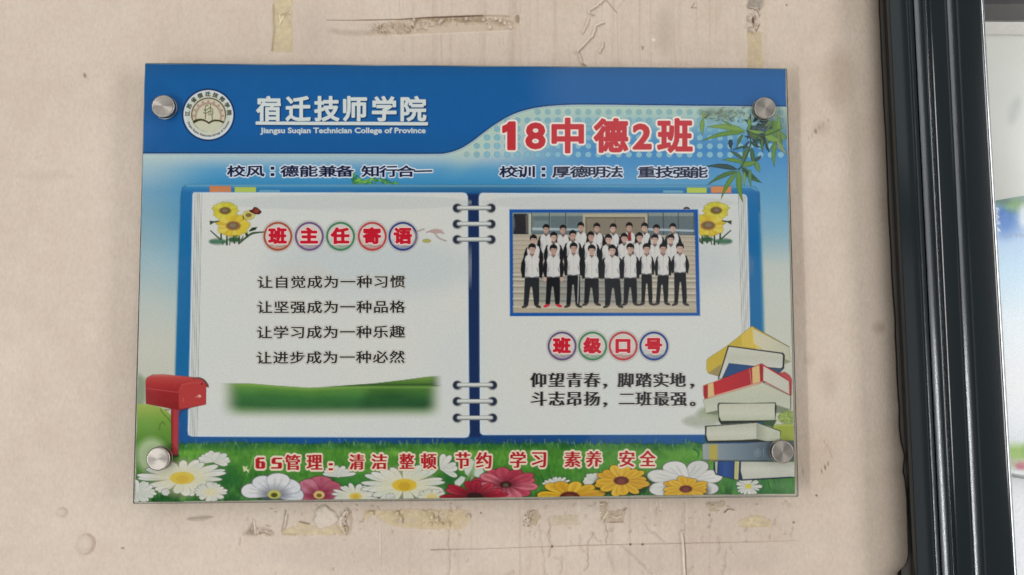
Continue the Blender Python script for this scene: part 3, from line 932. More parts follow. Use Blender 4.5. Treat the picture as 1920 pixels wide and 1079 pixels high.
# green smear above the notebook
Gs = Paint(650, 322, 760, 352, 1.0)
rs = random.Random(9)
for i in range(90):
    x = 660 + rs.random() ** 1.2 * 85
    top_ = 345 - 20 * math.exp(-((x - 662) / 10) ** 2) - 13 * math.exp(-((x - 700) / 30) ** 2)
    y = rs.uniform(top_, 345)
    Gs.ell(x, y, rs.uniform(1.5, 4.5), rs.uniform(1, 2), rs.choice([(100, 165, 70), (78, 140, 62), (130, 190, 80), (60, 120, 80)]), soft=.9, op=.8, rot=rs.uniform(-.8, .8))
to_mesh('printed_leaves', Gs, INK, SG)

# blue notebook cover
C = Paint(318, 338, 1444, 850, 1.8)
cov = [(342, 352), (352, 346.5), (600, 347), (900, 347.5), (1200, 348), (1400, 348.5), (1416, 351), (1424, 362), (1426, 420), (1432, 620), (1436, 850), (322, 850), (329, 700), (333, 560), (336, 460), (339, 370)]
C.poly(cov, lambda X, Y: ramp(Y, [(346, T(68, 114, 144)), (362, T(44, 88, 128)), (480, T(38, 86, 124)), (700, T(38, 84, 120)), (850, T(32, 66, 108))]), soft=1.6)
C.rgb -= (sstep(560, 880, C.X) * (1 - sstep(900, 1230, C.X)))[..., None] * np.array([4, 16, 22])
C.line([(350, 348), (600, 348), (900, 348.8), (1200, 349.2), (1408, 350), (1420, 357)], 3, (128, 178, 200), soft=1.8, op=.65)
C.line([(337, 380), (335, 460), (328, 700)], 2, (128, 178, 205), soft=2, op=.4)
C.line([(1426, 400), (1432, 620)], 4, (150, 190, 205), soft=3, op=.5)
C.poly([(876, 364), (900, 364), (901, 820), (880, 820)], T(20, 42, 68), soft=2.5, op=.95)
to_mesh('notebook_cover', C, INK, SG)


def patch(name, pts, c, soft=.7, step=1.2, mg=3, label=None):
    a = np.array(pts)
    T_ = Paint(a[:, 0].min() - mg, a[:, 1].min() - mg, a[:, 0].max() + mg, a[:, 1].max() + mg, step)
    T_.poly(pts, c, soft=soft)
    return to_mesh(name, T_, INK, SG, label=label)


def tab(x0, x1, y0, c, lab):
    patch('index_tab', [(x0, y0), (x1, y0 + .3), (x1, 362), (x0, 362)], c, label=lab)


tab(393, 433, 349, (196, 126, 84), 'orange tab on the left page')
tab(440, 480, 351, (172, 188, 88), 'green tab on the left page')
tab(486, 525, 356, (96, 152, 180), 'blue tab on the left page')
tab(1243, 1281, 357, (104, 158, 184), 'blue tab on the right page')
tab(1288, 1325, 352, (176, 192, 84), 'green tab on the right page')
tab(1333, 1371, 350, (204, 132, 84), 'orange tab on the right page')


def page(name, pts, lines, lab):
    a = np.array(pts)
    T_ = Paint(a[:, 0].min() - 4, a[:, 1].min() - 4, a[:, 0].max() + 4, a[:, 1].max() + 4, 1.7)
    out = [(x, y) for x, y in pts]
    T_.poly(out, (200, 212, 220), soft=.9)
    c = np.array(pts).mean(0)
    T_.poly([(x + np.sign(c[0] - x) * 2.2, y + np.sign(c[1] - y) * 2.2) for x, y in pts], (204, 204, 197), soft=1.0)
    n = fbm(T_.X * .007, T_.Y * .007, 3, 21)[..., None]
    T_.rgb += n * np.array([4, 1.5, -1])
    # faint bluish wash with a printed cloud
    T_.ell(c[0] + 60, 500, 190, 55, (182, 190, 190), soft=40, op=.55)
    T_.ell(c[0] - 70, 520, 60, 26, (198, 192, 182), soft=10, op=.5)
    T_.ell(c[0] + 10, 380, 240, 14, (184, 188, 184), soft=10, op=.5)
    for L_ in lines:
        T_.line(L_, 1.1, (128, 128, 124), soft=.6, op=.75)
    return to_mesh(name, T_, INK, SG, label=lab)


page('notebook_page', [(363, 361), (868, 361.5), (874, 363), (877, 369), (879, 700), (880.5, 812), (878, 819), (872, 821), (360, 819), (353, 816), (352, 808), (357, 600), (361, 366)],
     [[(366, 363), (361.5, 600), (357, 819)], [(370, 363), (365.5, 600), (361, 819)], [(373.5, 363), (369, 600), (365, 819)], [(378, 363), (373.5, 600), (369, 819)]], 'left page of the printed notebook')
page('notebook_page', [(904, 362), (1392, 364), (1399, 366), (1401, 372), (1404, 500), (1407, 640), (1410, 815), (906, 816), (901, 813), (900, 808), (899, 500), (898, 370), (900, 364)],
     [[(1385, 365), (1388, 500), (1392, 640)], [(1389, 365), (1392, 500), (1396, 640)], [(1393, 366), (1396, 500), (1400, 640)], [(1397, 367), (1400, 500), (1404, 640)]], 'right page of the printed notebook')

# binding rings
for y in (390.5, 420.5, 449.5, 722.5, 753, 784):
    x0, x1 = (857, 921) if y < 600 else (857, 924)
    Rg = Paint(x0 - 14, y - 12, x1 + 12, y + 12, .9)
    for x, s_ in ((x0, -1), (x1, 1)):
        Rg.ell(x - s_ * 1, y + .5, 9.5, 9, (158, 158, 152), soft=1.6, op=.7)
        Rg.ell(x, y, 7.6, 7.6, (44, 50, 66), soft=1.0)
    Rg.line([(x0 + 3, y), (x1 - 3, y)], 8, (120, 124, 122), soft=.8)
    Rg.line([(x0 + 3, y - .8), (x1 - 3, y - .8)], 5.6, (196, 197, 190), soft=1.0)
    Rg.line([(x0 + 6, y - 1.8), (x1 - 6, y - 1.8)], 1.6, (214, 214, 206), soft=1.0)
    to_mesh('binding_ring', Rg, INK, SG)

# ---- text
GC = {}


def glyph(ch):
    if ch in GC: return GC[ch]
    c = bpy.data.curves.new('g', 'FONT')
    c.body = ch
    c.resolution_u = 3
    o = bpy.data.objects.new('g', c)
    COL.objects.link(o)
    dg = bpy.context.evaluated_depsgraph_get()
    me = bpy.data.meshes.new_from_object(o.evaluated_get(dg))
    me.calc_loop_triangles()
    V = np.array([v.co[:2] for v in me.vertices])
    F = np.array([t.vertices[:] for t in me.loop_triangles])
    bpy.data.objects.remove(o); bpy.data.curves.remove(c); bpy.data.meshes.remove(me)
    GC[ch] = (V, F)
    return GC[ch]


REF = glyph('国')[0]
R0, R1 = REF.min(0), REF.max(0)
RC, RS = (R0 + R1) / 2, (R1 - R0)


class Letters:
    """flat printed lettering: glyph outlines laid down as thin ink"""
    def __init__(s):
        s.items = []

    def put(s, ch, cx, cy, w_, h_, rot=0, fit=False, slant=0.0):
        V, F = glyph(ch)
        if fit:
            a, b = V.min(0), V.max(0)
            q = (V - (a + b) / 2) / np.maximum(b - a, 1e-6)
        else:
            q = (V - RC) / RS
        q = q * np.array([w_, -h_])
        q[:, 1] += q[:, 0] * slant
        co, si = math.cos(rot), math.sin(rot)
        q = q @ np.array([[co, si], [-si, co]]) + np.array([cx, cy])
        s.items.append((q, F))

    def line(s, txt, x0, x1, y0, y1, w_, h_):
        n = len(txt)
        for i, ch in enumerate(txt):
            t = i / max(1, n - 1)
            if ch != ' ': s.put(ch, x0 + (x1 - x0) * t, y0 + (y1 - y0) * t, w_, h_)

    def raw(s, q, F):
        s.items.append((np.array(q, float), np.array(F)))

    def edges(s, F):
        e = np.concatenate([F[:, [0, 1]], F[:, [1, 2]], F[:, [2, 0]]])
        k = np.sort(e, 1)
        u, idx, cnt = np.unique(k, axis=0, return_index=True, return_counts=True)
        return e[idx[cnt == 1]]

    def stamp(s, P, c, rx=0.0, ry=None, soft=.55, dx=0, dy=0):
        rx = max(rx, .05); ry = rx if ry is None else max(ry, .05)
        for q, F in s.items:
            q = q + np.array([dx, dy])
            m = rx + ry + 2
            sl = P.win(q[:, 0].min() - m, q[:, 1].min() - m, q[:, 0].max() + m, q[:, 1].max() + m)
            X, Y = P.X[sl], P.Y[sl]
            kx, ky = ry / rx if rx > ry else 1.0, rx / ry if ry > rx else 1.0
            r = min(rx, ry)
            E = s.edges(F)
            a, b = q[E[:, 0]], q[E[:, 1]]
            dmin = np.full(X.shape, 1e9); ins = np.zeros(X.shape, bool)
            for (ax, ay), (bx, by) in zip(a, b):
                cc = ((ay > Y) != (by > Y))
                xx = (bx - ax) * (Y - ay) / (by - ay + 1e-30) + ax
                ins ^= cc & (X < xx)
                ex, ey = (bx - ax) * kx, (by - ay) * ky
                L = max(ex * ex + ey * ey, 1e-12)
                ux, uy = (X - ax) * kx, (Y - ay) * ky
                t = np.clip((ux * ex + uy * ey) / L, 0, 1)
                dmin = np.minimum(dmin, (ux - t * ex) ** 2 + (uy - t * ey) ** 2)
            d = np.sqrt(dmin); d = np.where(ins, -d, d)
            sf = soft * math.sqrt(kx * ky)
            P.over(np.clip(.5 - (d - r) / (2 * sf), 0, 1), c, sl)

    def box(s, m):
        q = np.concatenate([a for a, _ in s.items])
        return q[:, 0].min() - m, q[:, 1].min() - m, q[:, 0].max() + m, q[:, 1].max() + m

    def build(s, name, c, rx=0.0, ry=None, halo=None, hr=0.0, label=None, step=.72, shadow=None, hsoft=.7):
        P = Paint(*s.box(hr + rx + 3), step)
        if shadow: s.stamp(P, shadow[0], shadow[1], dx=shadow[2], dy=shadow[2], soft=1.0)
        if halo is not None: s.stamp(P, halo, hr, soft=hsoft)
        P2 = Paint(*s.box(hr + rx + 3), step)
        s.stamp(P2, c, rx, ry)
        P.over(P2.a, P2.rgb)
        return to_mesh(name, P, INK, SG, label=label)


def blk(L_, pts):
    """closed polygon (photo px) as a lettering stroke"""
    from mathutils.geometry import tessellate_polygon
    F = tessellate_polygon([[Vector((x, y, 0)) for x, y in pts]])
    L_.raw(pts, [list(f) for f in F])


# school name
L1 = Letters()
for ch, a, b in zip('宿迁技师学院', (480, 535, 588.7, 642.7, 697, 750.5), (527, 583, 637, 688.8, 744, 800)):
    L1.put(ch, (a + b) / 2, 204.3, b - a - 4, 44.5, fit=True)
blk(L1, [(481, 229.8), (801, 231), (801, 234), (481, 232.8)])
L1.build('school_name_lettering', (208, 213, 208), 1.7, shadow=((26, 56, 100), 2.2, 1.3), label='white school name with underline')
L2 = Letters()
en = 'Jiangsu Suqian Technician College of Province'


def latin(L_, txt, x0, x1, yb, h_, squash=1.0):
    c = bpy.data.curves.new('g', 'FONT'); c.body = txt; c.resolution_u = 3
    o = bpy.data.objects.new('g', c); COL.objects.link(o)
    me = bpy.data.meshes.new_from_object(o.evaluated_get(bpy.context.evaluated_depsgraph_get()))
    me.calc_loop_triangles()
    V = np.array([v.co[:2] for v in me.vertices]); F = np.array([t.vertices[:] for t in me.loop_triangles])
    bpy.data.objects.remove(o)
    a, b = V[:, 0].min(), V[:, 0].max()
    cap = 0.70
    q = np.stack([x0 + (V[:, 0] - a) / (b - a) * (x1 - x0), yb - V[:, 1] / cap * h_], -1)
    L_.raw(q, F)


latin(L2, en, 488.5, 797.5, 249.6, 9.6)
L2.build('english_name_lettering', (200, 208, 208), .5, step=.6, label='white English school name')

# class number
L3 = Letters()
blk(L3, [(955.5, 230.5), (964.5, 230.5), (964.5, 279.5), (953.5, 279.5), (953.5, 243), (944, 247.5), (944, 238.5), (951, 235.5)])
for ch, a, b, t0, t1 in [('8', 985, 1023, 230, 280.5), ('中', 1034, 1095, 221, 288), ('德', 1113, 1178, 222, 287), ('2', 1186, 1222, 232, 281), ('班', 1232, 1299, 222, 287)]:
    L3.put(ch, (a + b) / 2, (t0 + t1) / 2, b - a - 5, t1 - t0 - 5, fit=True)
L3.build('class_number_lettering', (190, 52, 58), 2.6, halo=(232, 224, 212), hr=6.2, label='red class number')

# mottoes
for (txt, pos, y0, y1, lab) in [('校风：德能兼备知行合一', (443, 478.5, 511, 543, 578.5, 614.5, 646.5, 695, 728.5, 761, 793.5), 321.6, 322, 'motto on the left'),
                                ('校训：厚德明法重技强能', (953.5, 987, 1019, 1052.5, 1086, 1119, 1151.5, 1212.5, 1246, 1278.5, 1310), 322.8, 323.8, 'motto on the right')]:
    L_ = Letters()
    for ch, x in zip(txt, pos):
        yy = y0 + (y1 - y0) * (x - pos[0]) / 360
        if ch == '：':
            for k in (-6, 6):
                blk(L_, [(x - 2.6, yy + k - 2.2), (x + 2.6, yy + k - 2.2), (x + 2.6, yy + k + 2.4), (x - 2.6, yy + k + 2.4)])
        else:
            L_.put(ch, x, yy, 29.5, 19.5, slant=-.02)
    L_.build('motto_lettering', (30, 32, 58), .95, .6, halo=(212, 222, 232), hr=2.9, label='dark ' + lab)

# round heading badges
def badge(x, y, ch, c, hw=33, hh=31):
    Bd = Paint(x - 32, y - 32, x + 32, y + 32, .95)
    Bd.ell(x, y, 29.5, 29.5, (208, 204, 196), soft=1.6, op=.9)
    Bd.ell(x, y, 27.2, 27.2, c, soft=.9)
    Bd.ell(x, y, 23.4, 23.4, (200, 194, 184), soft=.9)
    q = Bd.Y - y
    m = np.clip((q - 5) / 22, 0, 1) * (np.hypot(Bd.X - x, Bd.Y - y) < 23.5)
    Bd.over(m * .55, c)
    Bd.ell(x, y + 13, 19, 5, (206, 202, 190), soft=4, op=.6)
    Bd.line([(x - 16, y + 18), (x - 6, y + 16), (x + 2, y + 19), (x + 15, y + 16.5)], 1.5, (110, 108, 92), soft=1, op=.6, smooth=True)
    b_ = to_mesh('heading_badge', Bd, INK, SG)
    L_ = Letters(); L_.put(ch, x - .5, y - .5, hw - 5, hh - 4)
    L_.build('heading_lettering', (190, 30, 46), 2.0, 1.7, halo=(232, 208, 200), hr=3.9)


for x, ch, c in zip((521, 580, 638.5, 698, 755.5), '班主任寄语', ((160, 74, 50), (104, 78, 118), (62, 120, 82), (176, 62, 62), (44, 58, 118))):
    badge(x, 443.6, ch, c)
for x, ch, c in zip((1054, 1111.3, 1168.5, 1226), '班级口号', ((96, 76, 112), (64, 122, 80), (176, 56, 58), (36, 60, 124))):
    badge(x, 649.3, ch, c, 32, 30)

# teacher's message
for txt, x0, x1, y0, y1 in (('让自觉成为一种习惯', 497, 745.5, 530, 528.8), ('让坚强成为一种品格', 496.5, 745.2, 577, 576), ('让学习成为一种乐趣', 495.8, 745, 624.2, 622.8), ('让进步成为一种必然', 495.2, 744.6, 671.8, 670)):
    L_ = Letters(); L_.line(txt, x0, x1, y0, y1, 24.5, 21.5)
    L_.build('message_lettering', (30, 28, 24), .55, .3, halo=(212, 208, 198), hr=2.2, hsoft=1.0)

# slogan, thick verticals and thin horizontals
for txt, pos, y in (('仰望青春，脚踏实地，', (1010, 1043.5, 1077, 1110, 1134.5, 1173.6, 1207, 1239.4, 1270.6, 1297.6), 713.5), ('斗志昂扬，二班最强。', (1010.5, 1044, 1076.5, 1110, 1134.5, 1175.5, 1207, 1240, 1272.5, 1298.8), 748.5)):
    L_ = Letters()
    for ch, x in zip(txt, pos):
        if ch == '，':
            q = [(x + 3.2 * math.cos(t), y + 9.5 + 3.2 * math.sin(t)) for t in np.linspace(-2.6, 1.2, 9)]
            blk(L_, q + [(x - 1.5, y + 15.5), (x - 2, y + 14.6), (x + .6, y + 11.8)])
        elif ch == '。':
            L_.put('。', x, y + 9.5, 8.5, 8.5, fit=True)
        else:
            L_.put(ch, x, y, 25.5, 25.5)
    L_.build('slogan_lettering', (26, 24, 24), 1.2, .2, halo=(216, 212, 204), hr=2.6, hsoft=1.0)

# ---- emblem
EXc, EYc = 390.7, 215.6
Em = Paint(338, 163, 444, 269, .7)
Em.ell(EXc, EYc, 49.2, 48.8, (24, 40, 74), soft=1.0)
Em.ell(EXc, EYc, 46.8, 46.4, (206, 214, 220), soft=1.0)
Em.ell(EXc, EYc, 42.5, 42, (198, 200, 184), soft=3.5)
Em.ell(EXc + .5, EYc, 32.8, 32.2, (92, 76, 54), soft=.8)
Em.ell(EXc + .5, EYc, 30.6, 30.0, (200, 192, 168), soft=.8)
Em.ell(EXc, EYc + 3, 25.5, 26.5, (170, 144, 126), soft=1)
Em.ell(EXc, EYc + 4, 22, 23.5, (202, 196, 170), soft=1)
for k in range(9):
    t = math.radians(180 + k * 22.5)
    Em.ell(EXc + 27.3 * math.cos(t), EYc + 2 + 27.3 * math.sin(t), 2.2, 2.2, (166, 138, 122), soft=.8)
v9 = lambda pts: [(330 + x / 9, 155 + y / 9) for x, y in pts]
Em.poly(v9([(262, 640), (330, 625), (440, 640), (520, 660), (555, 690), (600, 660), (700, 640), (800, 650), (838, 600), (800, 700), (720, 800), (560, 850), (400, 800), (300, 700)]), (198, 196, 170), soft=1)
Em.ell(EXc + .5, EYc, 33.2, 32.6, (92, 76, 54), soft=.7, op=0)
Em.poly(v9([(280, 650), (330, 624), (400, 612), (460, 618), (520, 645), (556, 668), (600, 640), (660, 625), (730, 632), (812, 658), (800, 690), (730, 660), (660, 655), (610, 668), (556, 702), (500, 665), (440, 645), (380, 650), (300, 694)]), (62, 58, 34), soft=.8)
dk = (74, 76, 46)
for pts, w_ in [([(492, 615), (500, 540), (494, 480), (500, 400), (540, 385)], 12), ([(470, 455), (498, 475), (545, 440)], 10), ([(465, 505), (498, 525), (550, 495)], 10), ([(582, 380), (580, 470)], 11), ([(545, 440), (580, 425), (628, 465)], 10),
                ([(550, 490), (612, 485), (622, 520), (608, 560), (614, 625)], 12), ([(548, 517), (600, 517)], 9), ([(545, 548), (596, 546)], 9)]:
    Em.line(v9(pts), w_ / 9 * 1.0, dk, soft=.7, smooth=True)
to_mesh('school_emblem', Em, INK, SG, label='round school emblem with open book')
Le = Letters()
for i, ch in enumerate('江苏省宿迁技师学院'):
    t = math.radians(-177 + i * (171 / 8.0))
    Le.put(ch, EXc + 39.2 * math.cos(t), EYc + 38.8 * math.sin(t), 8.2, 8.2, rot=t + math.pi / 2)
Le.build('emblem_lettering', (66, 72, 60), .3, step=.6)
Le = Letters()
txt = 'Jiangsu Suqian Technician College of Province'
for i, ch in enumerate(txt):
    if ch == ' ': continue
    t = math.radians(160 - i * (140.0 / (len(txt) - 1)))
    V, F = glyph(ch)
    q = (V - np.array([(V[:, 0].min() + V[:, 0].max()) / 2, .35])) * 5.2 * np.array([1, -1])
    r = -(t - math.pi / 2)
    co, si = math.cos(r), math.sin(r)
    q = q @ np.array([[co, -si], [si, co]]).T if False else q @ np.array([[co, si], [-si, co]]).T @ np.eye(2)
    Le.raw(q + np.array([EXc + 39.6 * math.cos(t), EYc + 39.2 * math.sin(t)]), F)
Le.build('emblem_lettering', (120, 110, 114), .12, step=.55)

# ---- group photo
Ph = Paint(378, 128, 1814, 934, .95, ox=860, oy=360, sc=3.996)
Ph.poly([(376, 129), (1796, 129), (1812, 932), (381, 936)], (196, 204, 214), soft=.8)
Ph.poly([(380, 133), (1792, 133), (1808, 928), (385, 932)], (32, 82, 152), soft=.7)
inner = [(405, 157), (1765, 157), (1782, 905), (410, 905)]
Ph.poly(inner, (176, 164, 146), soft=.7)
Ph.poly([(405, 157), (1765, 157), (1769, 328), (406, 320)], (98, 110, 112), soft=.5)
Ph.poly([(405, 157), (1765, 157), (1766, 182), (405, 182)], (132, 142, 136), soft=1)
Ph.poly([(412, 165), (512, 165), (522, 318), (410, 318)], (46, 44, 46), soft=.8)
Ph.poly([(500, 172), (520, 172), (520, 316), (505, 316)], (96, 90, 80), soft=.8)
Ph.poly([(524, 165), (545, 165), (543, 318), (524, 318)], (178, 176, 160), soft=.8)
Ph.poly([(408, 190), (420, 195), (425, 260), (410, 300)], (120, 116, 110), soft=1.2, op=.6)
for x in (548, 680, 803):
    Ph.line([(x, 160), (x, 300)], 6, (58, 66, 68), soft=.6)
    Ph.line([(x + 6, 160), (x + 6, 300)], 4, (150, 156, 150), soft=.6, op=.7)
for x in (1418, 1532, 1645, 1762):
    Ph.line([(x, 160), (x + 2, 322)], 6, (60, 68, 72), soft=.6)
Ph.poly([(560, 215), (670, 215), (670, 300), (560, 300)], (120, 134, 136), soft=1.5, op=.7)
Ph.poly([(550, 268), (925, 275), (925, 292), (550, 288)], (170, 182, 184), soft=.8, op=.9)
Ph.poly([(1418, 272), (1763, 285), (1763, 300), (1418, 290)], (172, 184, 190), soft=.8, op=.9)
Ph.poly([(930, 165), (1415, 165), (1415, 318), (930, 318)], (172, 164, 142), soft=.8)
Ph.poly([(950, 190), (1395, 190), (1395, 318), (950, 318)], (98, 88, 74), soft=.8)
Ph.poly([(958, 198), (1388, 198), (1388, 318), (958, 318)], (132, 122, 106), soft=.8)
Ph.line([(1175, 198), (1175, 318)], 4, (100, 92, 80), soft=.6)
# flight of steps
for i, y in enumerate([322, 356, 390, 424, 458, 492, 526, 560, 594, 622, 655, 702, 748, 800, 862]):
    c_ = (198, 184, 160) if y < 600 else (204, 200, 182)
    Ph.line([(408, y), (1772, y + 12)], 5 if y < 600 else 9, c_, soft=.9, op=.7)
    Ph.line([(408, y + (8 if y < 600 else 14)), (1772, y + (20 if y < 600 else 26))], 4 if y < 600 else 12, (128, 116, 98) if y < 600 else (120, 116, 104), soft=1.2, op=.55)
Ph.poly([(600, 640), (1370, 650), (1370, 840), (600, 830)], (84, 96, 100), soft=3, op=.35)
Ph.poly([(410, 868), (1780, 868), (1781, 905), (410, 905)], (172, 158, 134), soft=2, op=.9)
Ph.line([(470, 868), (1720, 872)], 7, (196, 186, 164), soft=1.5, op=.8)
rp = random.Random(12)


def head(x, y, s=1.0, hatred=None):
    hr = (28, 25, 26)
    sk = rp.choice([(190, 158, 142), (182, 148, 132), (196, 166, 150)])
    Ph.ell(x, y + 34 * s, 13 * s, 18 * s, (150, 118, 104), soft=.7)
    Ph.ell(x, y - 8 * s, 29 * s, 31 * s, hr, soft=.8)
    Ph.ell(x + rp.uniform(-2, 2), y + 8 * s, 24 * s, 30 * s, sk, soft=.8)
    Ph.poly([(x - 27 * s, y + 4 * s), (x - 25 * s, y - 24 * s), (x, y - 40 * s), (x + 25 * s, y - 24 * s), (x + 27 * s, y + 4 * s), (x + 21 * s, y - 8 * s), (x + 8 * s, y - 8 * s + rp.uniform(-4, 3)), (x - 6 * s, y - 11 * s), (x - 20 * s, y - 6 * s)], hr, soft=.6)
    for d_ in (-10, 10):
        Ph.line([(x + (d_ - 4) * s, y + 4 * s), (x + (d_ + 4) * s, y + 4 * s)], 4 * s, (96, 72, 64), soft=.7, op=.7)
    Ph.line([(x - 6 * s, y + 24 * s), (x + 6 * s, y + 24 * s)], 3 * s, (156, 108, 98), soft=.7, op=.6)
    Ph.line([(x, y + 8 * s), (x + 1, y + 15 * s)], 3 * s, (158, 124, 108), soft=.7, op=.7)
    Ph.ell(x + 15 * s, y + 12 * s, 6 * s, 16 * s, (150, 118, 102), soft=1.5, op=.35)


def torso(x, y0, y1, wd, redtie=False, sh=(204, 200, 194), arms=True):
    wt = wd * .5
    if arms:
        for s_ in (-1, 1):
            Ph.poly([(x + s_ * wt * .55, y0 + 4), (x + s_ * wt * 1.0, y0 + 20), (x + s_ * wt * 1.26, y0 + 60), (x + s_ * wt * 1.34, y0 + (y1 - y0) * .66), (x + s_ * wt * 1.14, y1 + 6), (x + s_ * wt * .8, y1 - 4), (x + s_ * wt * .7, y0 + 70)], (24, 26, 31), soft=.7)
    wt *= .88
    Ph.poly([(x - 15, y0 - 8), (x + 15, y0 - 8), (x + wt * .82, y0 + 8), (x + wt * .98, y0 + 34), (x + wt * .86, y0 + 70), (x + wt * .95, y1 - 12), (x + wt * .88, y1), (x - wt * .88, y1), (x - wt * .95, y1 - 12), (x - wt * .86, y0 + 70), (x - wt * .98, y0 + 34), (x - wt * .82, y0 + 8)], sh, soft=.7)
    Ph.poly([(x - 16, y0 - 8), (x + 16, y0 - 8), (x, y0 + 12)], (70, 58, 56), soft=.7)
    Ph.line([(x - 17, y0 - 6), (x, y0 + 14), (x + 17, y0 - 6)], 4, (120, 110, 104), soft=.7, op=.8)
    Ph.line([(x, y0 + 14), (x + 1, y1)], 2.5, (160, 154, 150), soft=.6, op=.7)
    Ph.line([(x - wt * .86, y1 - 6), (x - wt * .25, y1 - 2)], 5, (56, 58, 68), soft=.6, op=.8)
    Ph.line([(x + wt * .25, y1 - 2), (x + wt * .86, y1 - 6)], 5, (56, 58, 68), soft=.6, op=.8)
    for s_ in (-1, 1):
        Ph.line([(x + s_ * wt * .66, y1 - 72), (x + s_ * wt * .78, y1 - 42)], 4, (60, 60, 66), soft=.6, op=.7)
    Ph.poly([(x - wt * .9, y0 + 40), (x - wt * .5, y0 + 60), (x - wt * .5, y1 - 10), (x - wt * .9, y1 - 10)], (160, 156, 154), soft=3, op=.35)
    if redtie: Ph.poly([(x - 8, y0 - 6), (x + 12, y0 - 6), (x + 16, y0 + 60), (x - 12, y0 + 60)], (128, 44, 40), soft=.8)


for i, (x, y) in enumerate([(655, 275), (782, 280), (915, 260), (1035, 266), (1158, 270), (1278, 262), (1393, 264), (1482, 277), (1605, 268)]):
    torso(x, y + 46, y + 190, 104, redtie=(i == 5))
    head(x, y, .86)
for i, (x, y) in enumerate([(560, 356), (712, 336), (855, 322), (990, 332), (1122, 352), (1240, 344), (1355, 338), (1470, 352), (1590, 352)]):
    torso(x, y + 48, y + 200, 112)
    head(x, y, .92)
feet = [(545, 868), (705, 862), (858, 866), (995, 852), (1158, 868), (1286, 852), (1410, 850), (1524, 848), (1662, 852)]
for i, (x, y) in enumerate([(550, 425), (710, 432), (861, 418), (997, 434), (1150, 434), (1286, 424), (1408, 424), (1533, 422), (1658, 418)]):
    fx, fy = feet[i]
    wd = [128, 118, 112, 122, 136, 112, 92, 98, 104][i]
    yb = [642, 640, 626, 648, 650, 646, 618, 626, 606][i]
    pc = (24, 27, 33) if i else (42, 44, 46)
    Ph.poly([(x - wd * .42, yb - 6), (x + wd * .42, yb - 6), (fx + wd * .46, fy - 60), (fx + wd * .42, fy - 18), (fx + wd * .16, fy - 18), (fx + wd * .04, yb + 70), (fx - wd * .06, yb + 70), (fx - wd * .18, fy - 18), (fx - wd * .46, fy - 18), (fx - wd * .44, fy - 60)], pc, soft=.7)
    if i == 2: Ph.line([(x + 38, yb), (fx + 34, fy - 30)], 7, (180, 178, 172), soft=.7)
    for s_ in (-1, 1):
        sc_ = (196, 44, 62) if i == 1 else (58, 54, 50)
        Ph.ell(fx + s_ * wd * .35 + s_ * 6, fy - 8, 24, 10, sc_, soft=.8, rot=s_ * .3)
        if i not in (1,): Ph.line([(fx + s_ * wd * .35 - 14, fy + 2), (fx + s_ * wd * .35 + 22, fy + 3)], 3, (170, 164, 150), soft=.7, op=.6)
    torso(x, y + 48, yb, wd)
    if i == 1:
        Ph.ell(x - 64, 655, 13, 17, (190, 156, 140), soft=.8); Ph.ell(x + 62, 655, 13, 17, (190, 156, 140), soft=.8)
    head(x, y, 1.0)
sl = (slice(None), slice(None))
Ph.rgb += (rp.random() * 0 + 4.5) * fbm(Ph.X * .5, Ph.Y * .5, 2, 3)[..., None]
to_mesh('group_photo', Ph, INK, SG, label='blue framed group photo of students in white jackets on steps')
small = Paint(1278, 380, 1300, 398, .8)
small.ell(1287.5, 394, 6.5, 5.5, (66, 46, 44), soft=.8)
small.ell(1287.5, 394.5, 4.5, 3.6, (120, 100, 100), soft=.8)
small.a *= (small.Y < 393)
to_mesh('printed_butterfly', small, INK, SG)


# ---- flowers with petals
def petal(P, cx, cy, ang, r0, r1, wd, c, sq=1.0, soft=.8, shade=None, op=1.0):
    """tapered petal from the centre, vertical squash sq; view units"""
    pts = []
    for t, k in ((0, .25), (.35, .72), (.7, 1), (.9, .78), (1, .28)):
        pts.append((r0 + (r1 - r0) * t, wd / 2 * k))
    out = pts + [(x, -y) for x, y in reversed(pts)]
    co, si = math.cos(ang), math.sin(ang)
    q = [(cx + x * co - y * si, cy + (x * si + y * co) * sq) for x, y in out]
    P.poly(catmull(q, True, 3), c, soft=soft, op=op)
    if shade is not None:
        P.line([(cx + r0 * co, cy + r0 * si * sq), (cx + (r0 + (r1 - r0) * .85) * co, cy + (r0 + (r1 - r0) * .85) * si * sq)], wd * .16, shade, soft=1.1, op=.4)


